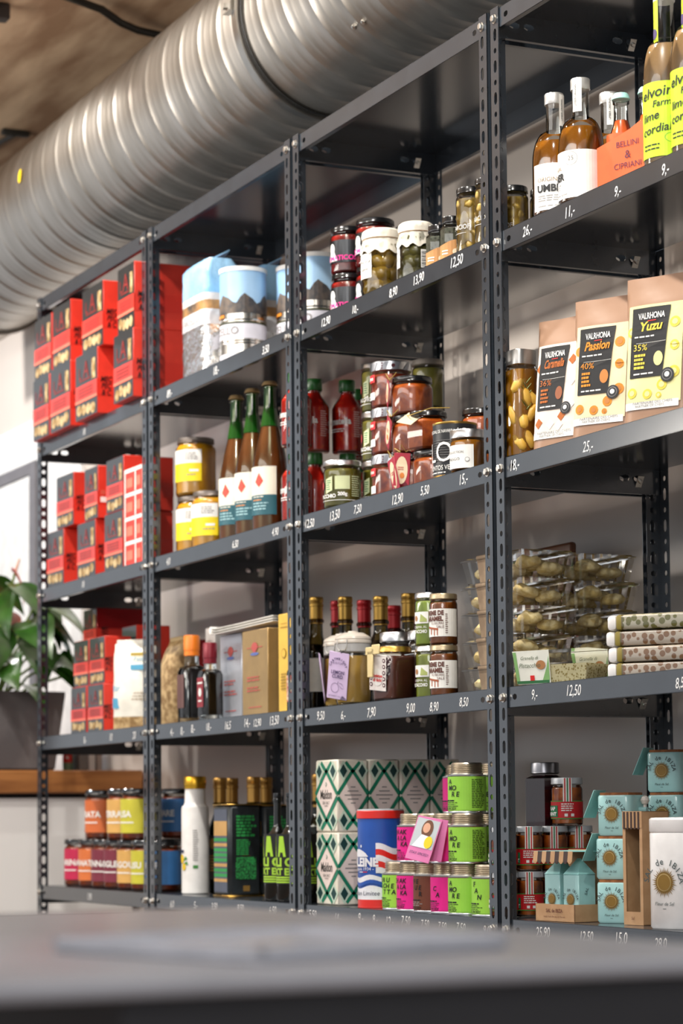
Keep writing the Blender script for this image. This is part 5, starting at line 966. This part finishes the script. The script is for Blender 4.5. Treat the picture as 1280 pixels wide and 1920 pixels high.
def pouch(label, x, y, rz, W, H, kind):
    o = thing('chocolate_pouch', label, 'pouch', (x, y, z3+.0018), rz, 'kraft chocolate pouches', rx=-.05); bg, ac, ac2, nm, pc = PC[kind]; nx, nz = 16, 24; V = []; F = []; random.seed(hash(kind) % 97 if False else len(nm))
    def th(u, t):
        e = (1-abs(2*u-1)**6); base = .027*(1-t)**.55*(1-max(0, t-.80)*4)+.0022; return max(.0009, base*e**.5)+.0012*math.sin(u*9+t*14)*(t > .5)*e
    for sgn in (-1, 1):
        for j in range(nz+1):
            t = j/nz
            for i in range(nx+1):
                u = i/nx; V.append(((u-.5)*W*(1-.05*math.sin(PI*t)*(t < .75)), sgn*th(u, t), H*t))
    n = (nx+1)*(nz+1)
    for j in range(nz):
        for i in range(nx):
            a = j*(nx+1)+i; F.append((a, a+1, a+nx+2, a+nx+1)); F.append((n+a, n+a+nx+1, n+a+nx+2, n+a+1))
    for j in range(nz):
        a = j*(nx+1); F.append((a, a+nx+1, n+a+nx+1, n+a)); a += nx; F.append((a, n+a, n+a+nx+1, a+nx+1))
    for i in range(nx): F.append((i, n+i, n+i+1, i+1)); a = nz*(nx+1)+i; F.append((a, a+1, n+a+1, n+a))
    part('sack', (V, F), pk, o, angle=60)
    class Front:
        curved = True
        def __call__(s, x, y, off): return (x, -th(min(.999, max(.001, x/W+.5)), y/H)-off-.0004, y)
    class PP(Print):
        def grid(s, name, mat, x0, y0, x1, y1, off):
            a, b = max(2, int(abs(x1-x0)/.008)), max(1, int(abs(y1-y0)/.008)); VV = [s.s(x0+(x1-x0)*i/a, y0+(y1-y0)*j/b, off) for j in range(b+1) for i in range(a+1)]
            s._add((name, mat.name), VV, [(j*(a+1)+i, j*(a+1)+i+1, (j+1)*(a+1)+i+1, (j+1)*(a+1)+i) for j in range(b) for i in range(a)])
    p = PP(Front(), o); A, A2 = M('pouch_'+kind, ac, .5), M('pouch2_'+kind, ac2, .5)
    p.label(M('pouch_bg_'+kind, bg, .5), -W*.42, H*.12, W*.36, H*.80, .0008); p.rect(white, -W*.42, H*.085, W*.34, H*.135, .0014)
    p.text(grey_t, 'PARTENAIRE DES CHEFS', -W*.02, H*.118, .0048, maxw=W*.62, off=.002); p.text(grey_t, 'PARTNER OF CHEFS', -W*.06, H*.097, .0042, maxw=W*.5, off=.002)
    for k, (fx, fy, fr_) in enumerate(((-.32, .2, .052), (-.1, .185, .05), (.1, .24, .055), (.26, .32, .06), (.25, .66, .055), (.26, .5, .05), (-.36, .62, .05), (.06, .17, .03))):
        if kind == 'caramel': p.poly((A, white)[k % 2], [(W*(fx-.07), H*fy), (W*fx, H*(fy-.035)), (W*(fx+.08), H*(fy+.01)), (W*fx, H*(fy+.045))], .0016)
        else: p.disc(A, W*fx, H*fy, W*fr_*1.3, off=.0016); p.disc(A2, W*fx, H*fy, W*fr_*.7, off=.002)
    # dark name panel
    nb = 12; xl, xr = -W*.36, W*.10; p.strip(black, [(xl, H*(.30+.48*j/nb)) for j in range(nb+1)], [(xl+(xr-xl)*.5+W*.05*j/nb, H*(.30+.48*j/nb)) for j in range(nb+1)], .0022, 'name_panel'); p.strip(black, [(xl+(xr-xl)*.5+W*.05*j/nb, H*(.30+.48*j/nb)) for j in range(nb+1)], [(xr+W*.08*j/nb, H*(.30+.48*j/nb)) for j in range(nb+1)], .0022, 'name_panel')
    p.text(white, 'VALRHONA', -W*.08, H*.70, .0105, bold=.02, maxw=W*.38, off=.003); p.rect(red, -W*.13, H*.682, -W*.01, H*.688, .003); p.text(A, nm, -W*.09, H*.62, .015, shear=.25, bold=.03, maxw=W*.38, off=.003); p.para(white, -W*.31, H*.585, W*.38, 1, .005, .5, .003); p.rect(white, -W*.28, H*.535, W*.14, H*.537, .003)
    p.text(A, pc, -W*.22, H*.485, .011, off=.003); p.para(A, -W*.3, H*.46, W*.16, 4, .007, .6, .003); p.disc(A2 if kind != 'caramel' else M('cocoa_bean', '#9a5a3a', .5), W*.04, H*.42, W*.065, H*.05, .003); p.para(white, -W*.3, H*.33, W*.38, 1, .005, .5, .003)
    p.disc(M('seal_black', '#26292e', .5), W*.18, H*.30, W*.095, off=.0034); p.disc(grey_t, W*.18, H*.30, W*.07, off=.0038); p.disc(M('seal_black'), W*.18, H*.30, W*.06, off=.0042); p.disc(white, W*.18, H*.302, W*.035, off=.0046); p.done()
    return o
pouch('kraft chocolate pouch with caramel brown print, left of the three front ones', 2.826, .074, .42, .118, .243, 'caramel'); pouch('kraft chocolate pouch with orange passion fruit print, middle front one', 2.985, .068, .55, .128, .248, 'passion'); pouch('kraft chocolate pouch with pale yellow citrus print at the right edge', 3.155, .070, .52, .132, .252, 'yuzu')
pouch('kraft caramel pouch standing behind the front pouches', 2.880, .172, .42, .118, .235, 'caramel'); pouch('kraft pouch with dark panel behind, between orange and yellow ones', 3.075, .155, .5, .118, .235, 'caramel')
# ------------------------------------------------------------------ BAY 4, lower shelf: granola and nougat
sleeve = M('granola_sleeve', '#e6e8dc', .5); gsl = M('sleeve_green', '#7fae6a', .5); nuts = M('pistachio_granola', '#9a8434', .7, mix='#e2d8ac', scale=210, voro=True, lo=.2, hi=.5, bump=.6)
def granola(label, x, y, z, rz):
    o = thing('granola_tub', label, 'tub', (x, y, z), rz, 'pistachio granola tubs'); tap = lambda w0, w1, d0, d1, h: ([(-w0, -d0, 0), (w0, -d0, 0), (w0, d0, 0), (-w0, d0, 0), (-w1, -d1, h), (w1, -d1, h), (w1, d1, h), (-w1, d1, h)], [(0, 3, 2, 1), (4, 5, 6, 7), (0, 1, 5, 4), (1, 2, 6, 5), (2, 3, 7, 6), (3, 0, 4, 7)])
    part('tub', tap(.070, .078, .034, .040, .060), plastic, o, smooth=False); part('granola', tap(.068, .073, .032, .036, .034), nuts, o, smooth=False)
    part('sleeve', tap(.0, .0, .0, .0, 0) if False else ([(-.072, -.0348, .001), (-.002, -.0348, .001), (-.002, -.0415, .060), (-.080, -.0415, .060), (-.072, -.0360, .001), (-.002, -.0360, .001), (-.002, -.0425, .060), (-.080, -.0425, .060)], [(0, 1, 2, 3), (7, 6, 5, 4), (0, 4, 5, 1), (1, 5, 6, 2), (2, 6, 7, 3), (3, 7, 4, 0)]), sleeve, o, smooth=False)
    class S:
        curved = False
        def __call__(s, x, y, off): return (x-.038, -.0360-.0065*y/.06-off, y)
    p = Print(S(), o); p.poly(gsl, [(-.035, .002), (-.028, .002), (-.034, .058), (-.041, .058)], .0006); p.poly(M('deep_leaf', '#2c6a3c', .5), [(-.034, .002), (.034, .002), (.034, .007), (-.035, .007)], .0008); p.poly(gsl, [(.02, .007), (.035, .007), (.035, .05), (.03, .03)], .0006); p.text(M('script_ink', '#5c6a54', .5), 'Granella di', -.006, .044, .006, shear=.3, maxw=.05); p.text(M('script_ink'), 'Pistacchio', -.006, .030, .008, shear=.3, maxw=.05); p.disc(M('nut_brown'), .018, .034, .010, .008); p.rect(red, -.006, .007, .003, .016); p.done()
granola('clear tub of pistachio granola with green script sleeve at the shelf edge', 2.832, .062, z4, .45); granola('second granola tub standing behind beside the nougat bars', 2.845, .175, z4, .45)
ngt = M('nougat_nuts', '#a97a48', .55, mix='#ecdfcc', scale=75, voro=True, lo=.37, hi=.43, coat=.3); ngp = M('nougat_pistachio', '#8f8a38', .55, mix='#eae2ca', scale=72, voro=True, lo=.38, hi=.44, coat=.3); oliveband = M('olive_band', '#8c7c34', .45)
for i in range(4):
    o = thing('nougat_bar', f'wrapped almond nougat bar with olive and white end, {["lowest", "second", "third", "top"][i]} of four', 'nougat bar', (3.058+(.0, .003, -.003, .002)[i], .125, z4+.0274*i), .61+(.02, -.02, .01, 0)[i], 'stacked nougat bars')
    part('nougat', rbox(.150, .068, .026, .005, 2), (ngt, ngt, ngt, ngp)[i], o, (.012, 0, 0)); part('olive_band', rbox(.016, .0690, .0264, .005, 2, -.0001), oliveband, o, (-.064, 0, 0)); part('white_end', rbox(.018, .066, .0255, .006, 2, .0002), M('wrapper_white', '#ece8e4', .35, coat=.2), o, (-.080, 0, 0)); part('wrapper', rbox(.155, .0694, .0268, .005, 2, -.0003), film, o, (.012, 0, 0))
# ------------------------------------------------------------------ BAY 4, bottom shelf: salts in turquoise ceramics
turq = M('turquoise_ceramic', '#a6d4d3', .25, coat=.3); cork = M('cork', '#9c6236', .8, mix='#7c4a26', scale=90); sun = M('sun_gold', '#8a6a2a', .45, .2); sunink = M('sun_ink', '#3a4a4c', .5); tlid = M('turq_card', '#9ad2cf', .5)
def sunlogo(p, cx, cy, r, txt=True, sc=1.):
    for k in range(36):
        a = 2*PI*k/36; rr = r*(1.55 if k % 2 else 1.35); p.poly(sun, [(cx+r*.95*math.cos(a-.085), cy+r*.95*math.sin(a-.085)), (cx+rr*math.cos(a), cy+rr*math.sin(a)), (cx+r*.95*math.cos(a+.085), cy+r*.95*math.sin(a+.085))], .0014)
    p.disc(sun, cx, cy, r, off=.0014); p.disc(M('sun_ring', '#b9a06a', .45), cx, cy, r*.86, off=.0018); p.disc(sun, cx, cy, r*.78, off=.0022)
    if txt: p.arc(sunink, 'SAL de IBIZA', cx, cy-r*.1, r*1.85, r*.62, 172, 8, .01); p.text(sunink, 'Fleur de Sel', cx, cy-r*2.25, r*.34, shear=.2); p.rect(sunink, cx-r*.2, cy-r*2.6, cx+r*.2, cy-r*2.55)
pot_sec = squircle(6, 40)
def saltpot(label, x, y, z, rz, card=True):
    o = thing('salt_pot', label, 'pot', (x, y, z), rz, 'turquoise salt pots'); a = .033
    part('pot', lathe([(0, 0), (a*.93, 0), (a, .004), (a, .066), (a*.96, .069), (a*.85, .069), (0, .069)], pot_sec), turq, o); part('cork_lid', lathe([(0, .0688), (a*.92, .069), (a*.92, .0735), (0, .0735)], pot_sec), cork, o)
    p = P_(Flat(a, 0), o); sunlogo(p, -.002, .037, .0112); p.done()
    part('spoon', join(xf(lathe([(0, -.009), (.0055, -.006), (.008, 0), (.0055, .006), (0, .009)], circ(12)), Matrix.Translation((a+.010, .004, .060))), tube([(a+.010, .004, .058), (a+.009, .004, .018)], .0028, 8)), M('spoon_white', '#d9d2c8', .35), o); part('spoon_holder', join(tube([(a-.001, .004, .044), (a+.014, .004, .044)], .005, 8), tube([(a-.001, .004, .028), (a+.014, .004, .028)], .005, 8)), turq, o)
    if card: part('card', rbox(.0012, .045, .052, .0004, 1, -.052), tlid, o, (-a-.004, -.008, .078), (0, .42, 0))
    return o
PX, PY = 2.960, .096
for i in range(3): saltpot(f'turquoise salt pot with gold sun, {["bottom", "middle", "top"][i]} of the front stack', PX+(.004, -.002, 0)[i], PY+(-.004, 0, .003)[i], z5+.0744*i, .55+(.05, -.03, 0)[i], i > 0)
for i in range(4): saltpot(f'turquoise salt pot in the shaded back stack, {["lowest", "second", "third", "top"][i]}', 2.94, .212, z5+.0744*i, .6, i == 3)
ds = thing('display_tray', 'kraft cardboard display tray with striped awning holding turquoise cartons', 'display box', (2.862, .054, z5), .12); kb = M('kraft_board', '#b8926c', .65, mix='#ae8862', scale=40); kd = M('awning_brown', '#3c2a24', .6)
part('tray_front', join(box(-.056, -.036, 0, .056, -.0345, .030), box(-.056, .036, 0, .056, .0375, .03), box(-.056, -.036, 0, -.0545, .0375, .03), box(.0545, -.036, 0, .056, .0375, .03), box(-.056, -.036, 0, .056, .0375, .001)), kb, ds, smooth=False); part('back_panel', box(-.056, .0376, 0, .056, .039, .124), kb, ds, smooth=False)
part('awning_top', xf(box(-.056, -.038, 0, .056, .038, .0012), Matrix.Translation((0, 0, .121))), tlid, ds, smooth=False)
for i in range(9):
    n = 6; x0 = -.056+.112*i/9; x1 = x0+.112/9; part('awning_stripe', solid(([(x0, -.0385, .122), (x1, -.0385, .122)]+[(x1+(x0-x1)*k/n, -.0385-.002, .104-.004*math.sin(PI*k/n)) for k in range(n+1)], [tuple(range(n+3))]), .001), (kb, kd)[i % 2], ds, smooth=False)
p = P_(Flat(.0361, 0), ds); p.text(M('brown_ink'), 'SAL de IBIZA', 0, .016, .006, bold=.02, maxw=.07); p.text(M('brown_ink'), 'made from the sea, by the sun', 0, .007, .0035, maxw=.085); p.done()
for i, (dx, t) in enumerate(((-.030, 'left'), (.024, 'right'))):
    o = thing('salt_carton', f'slim turquoise salt carton in the display tray, {t} one', 'carton', (2.862+dx*math.cos(.12), .054+dx*math.sin(.12), z5+.0014), .2); part('carton', rbox(.040, .040, .080, .0015, 1), turq, o); part('top_flap', ([(-.02, -.02, .08), (.02, -.02, .08), (.02, .02, .08), (-.02, .02, .08), (-.004, 0, .108), (.004, 0, .108)], [(0, 1, 5, 4), (1, 2, 5), (2, 3, 4, 5), (3, 0, 4)]), tlid, o, smooth=False)
    p = P_(Flat(.02, 0), o); sunlogo(p, 0, .037, .0085); p.done(); p = P_(Flat(.02, 90), o); p.text(sunink, 'SAL', 0, .05, .006, rot=1.2); p.done()
def kbx(label, x, y, H, rz):
    o = thing('gift_carton', label, 'carton', (x, y, z5), rz, 'tall kraft gift cartons'); W, D = .050, .058
    part('side_panel', join(box(W/2-.0015, -D/2, 0, W/2, D/2, H), box(-W/2, -D/2, 0, -W/2+.0015, D/2, H), box(-W/2, D/2-.0015, 0, W/2, D/2, H), box(-W/2, -D/2, H-.0015, W/2, D/2, H), box(-W/2, -D/2, 0, W/2, D/2, .0015)), kb, o, smooth=False)
    part('front_frame', join(box(-W/2, -D/2-.001, 0, W/2, -D/2, .022), box(-W/2, -D/2-.001, H-.004, W/2, -D/2, H), box(-W/2, -D/2-.001, .022, -W/2+.007, -D/2, H-.004), box(W/2-.007, -D/2-.001, .022, W/2, -D/2, H-.004)), kb, o, smooth=False)
    for i in range(5): part('awning_stripe', box(-W/2+.003+.0092*i, -D/2-.0024, H-.030, -W/2+.0072+.0092*i, -D/2-.0011, H-.001), (kd, kb)[i % 2] if False else kd, o, smooth=False)
    part('awning', box(-W/2, -D/2-.0016, H-.028, W/2, -D/2-.0009, H), kb, o, smooth=False); part('insert', rbox(.022, .022, H*.72, .004, 2, .004), turq, o, (.004, 0, 0)); p = P_(Flat(D/2+.001, 0), o); p.text(M('brown_ink'), 'Sal', 0, .009, .005); p.done(); p = P_(Flat(W/2, 90), o); p.para(M('brown_ink'), .0, H*.12, .02, 4, .004, .4); p.rect(M('brown_ink'), .016, H*.2, .022, H*.26); p.done()
kbx('tall kraft gift carton with striped awning and window beside the white pot', 3.055, .088, .190, .15)
wp_ = thing('salt_pot', 'large white ceramic salt pot with gold sun at the right edge', 'pot', (3.200, .068, z5), .35); part('pot', lathe([(0, 0), (.046, 0), (.048, .003), (.048, .153), (.047, .155), (0, .155)], squircle(3.2, 44)), M('white_ceramic', '#e6e4e2', .25, coat=.3), wp_); part('lid', lathe([(0, .1555), (.0475, .1555), (.0485, .158), (.0485, .176), (.046, .179), (0, .18)], squircle(3.2, 44)), M('white_ceramic'), wp_)
p = P_(Flat(.0478, 0), wp_); sunlogo(p, -.003, .075, .0165); p.done()
kbx('kraft gift carton half hidden behind the white pot', 3.118, .185, .185, .2)
# ------------------------------------------------------------------ done
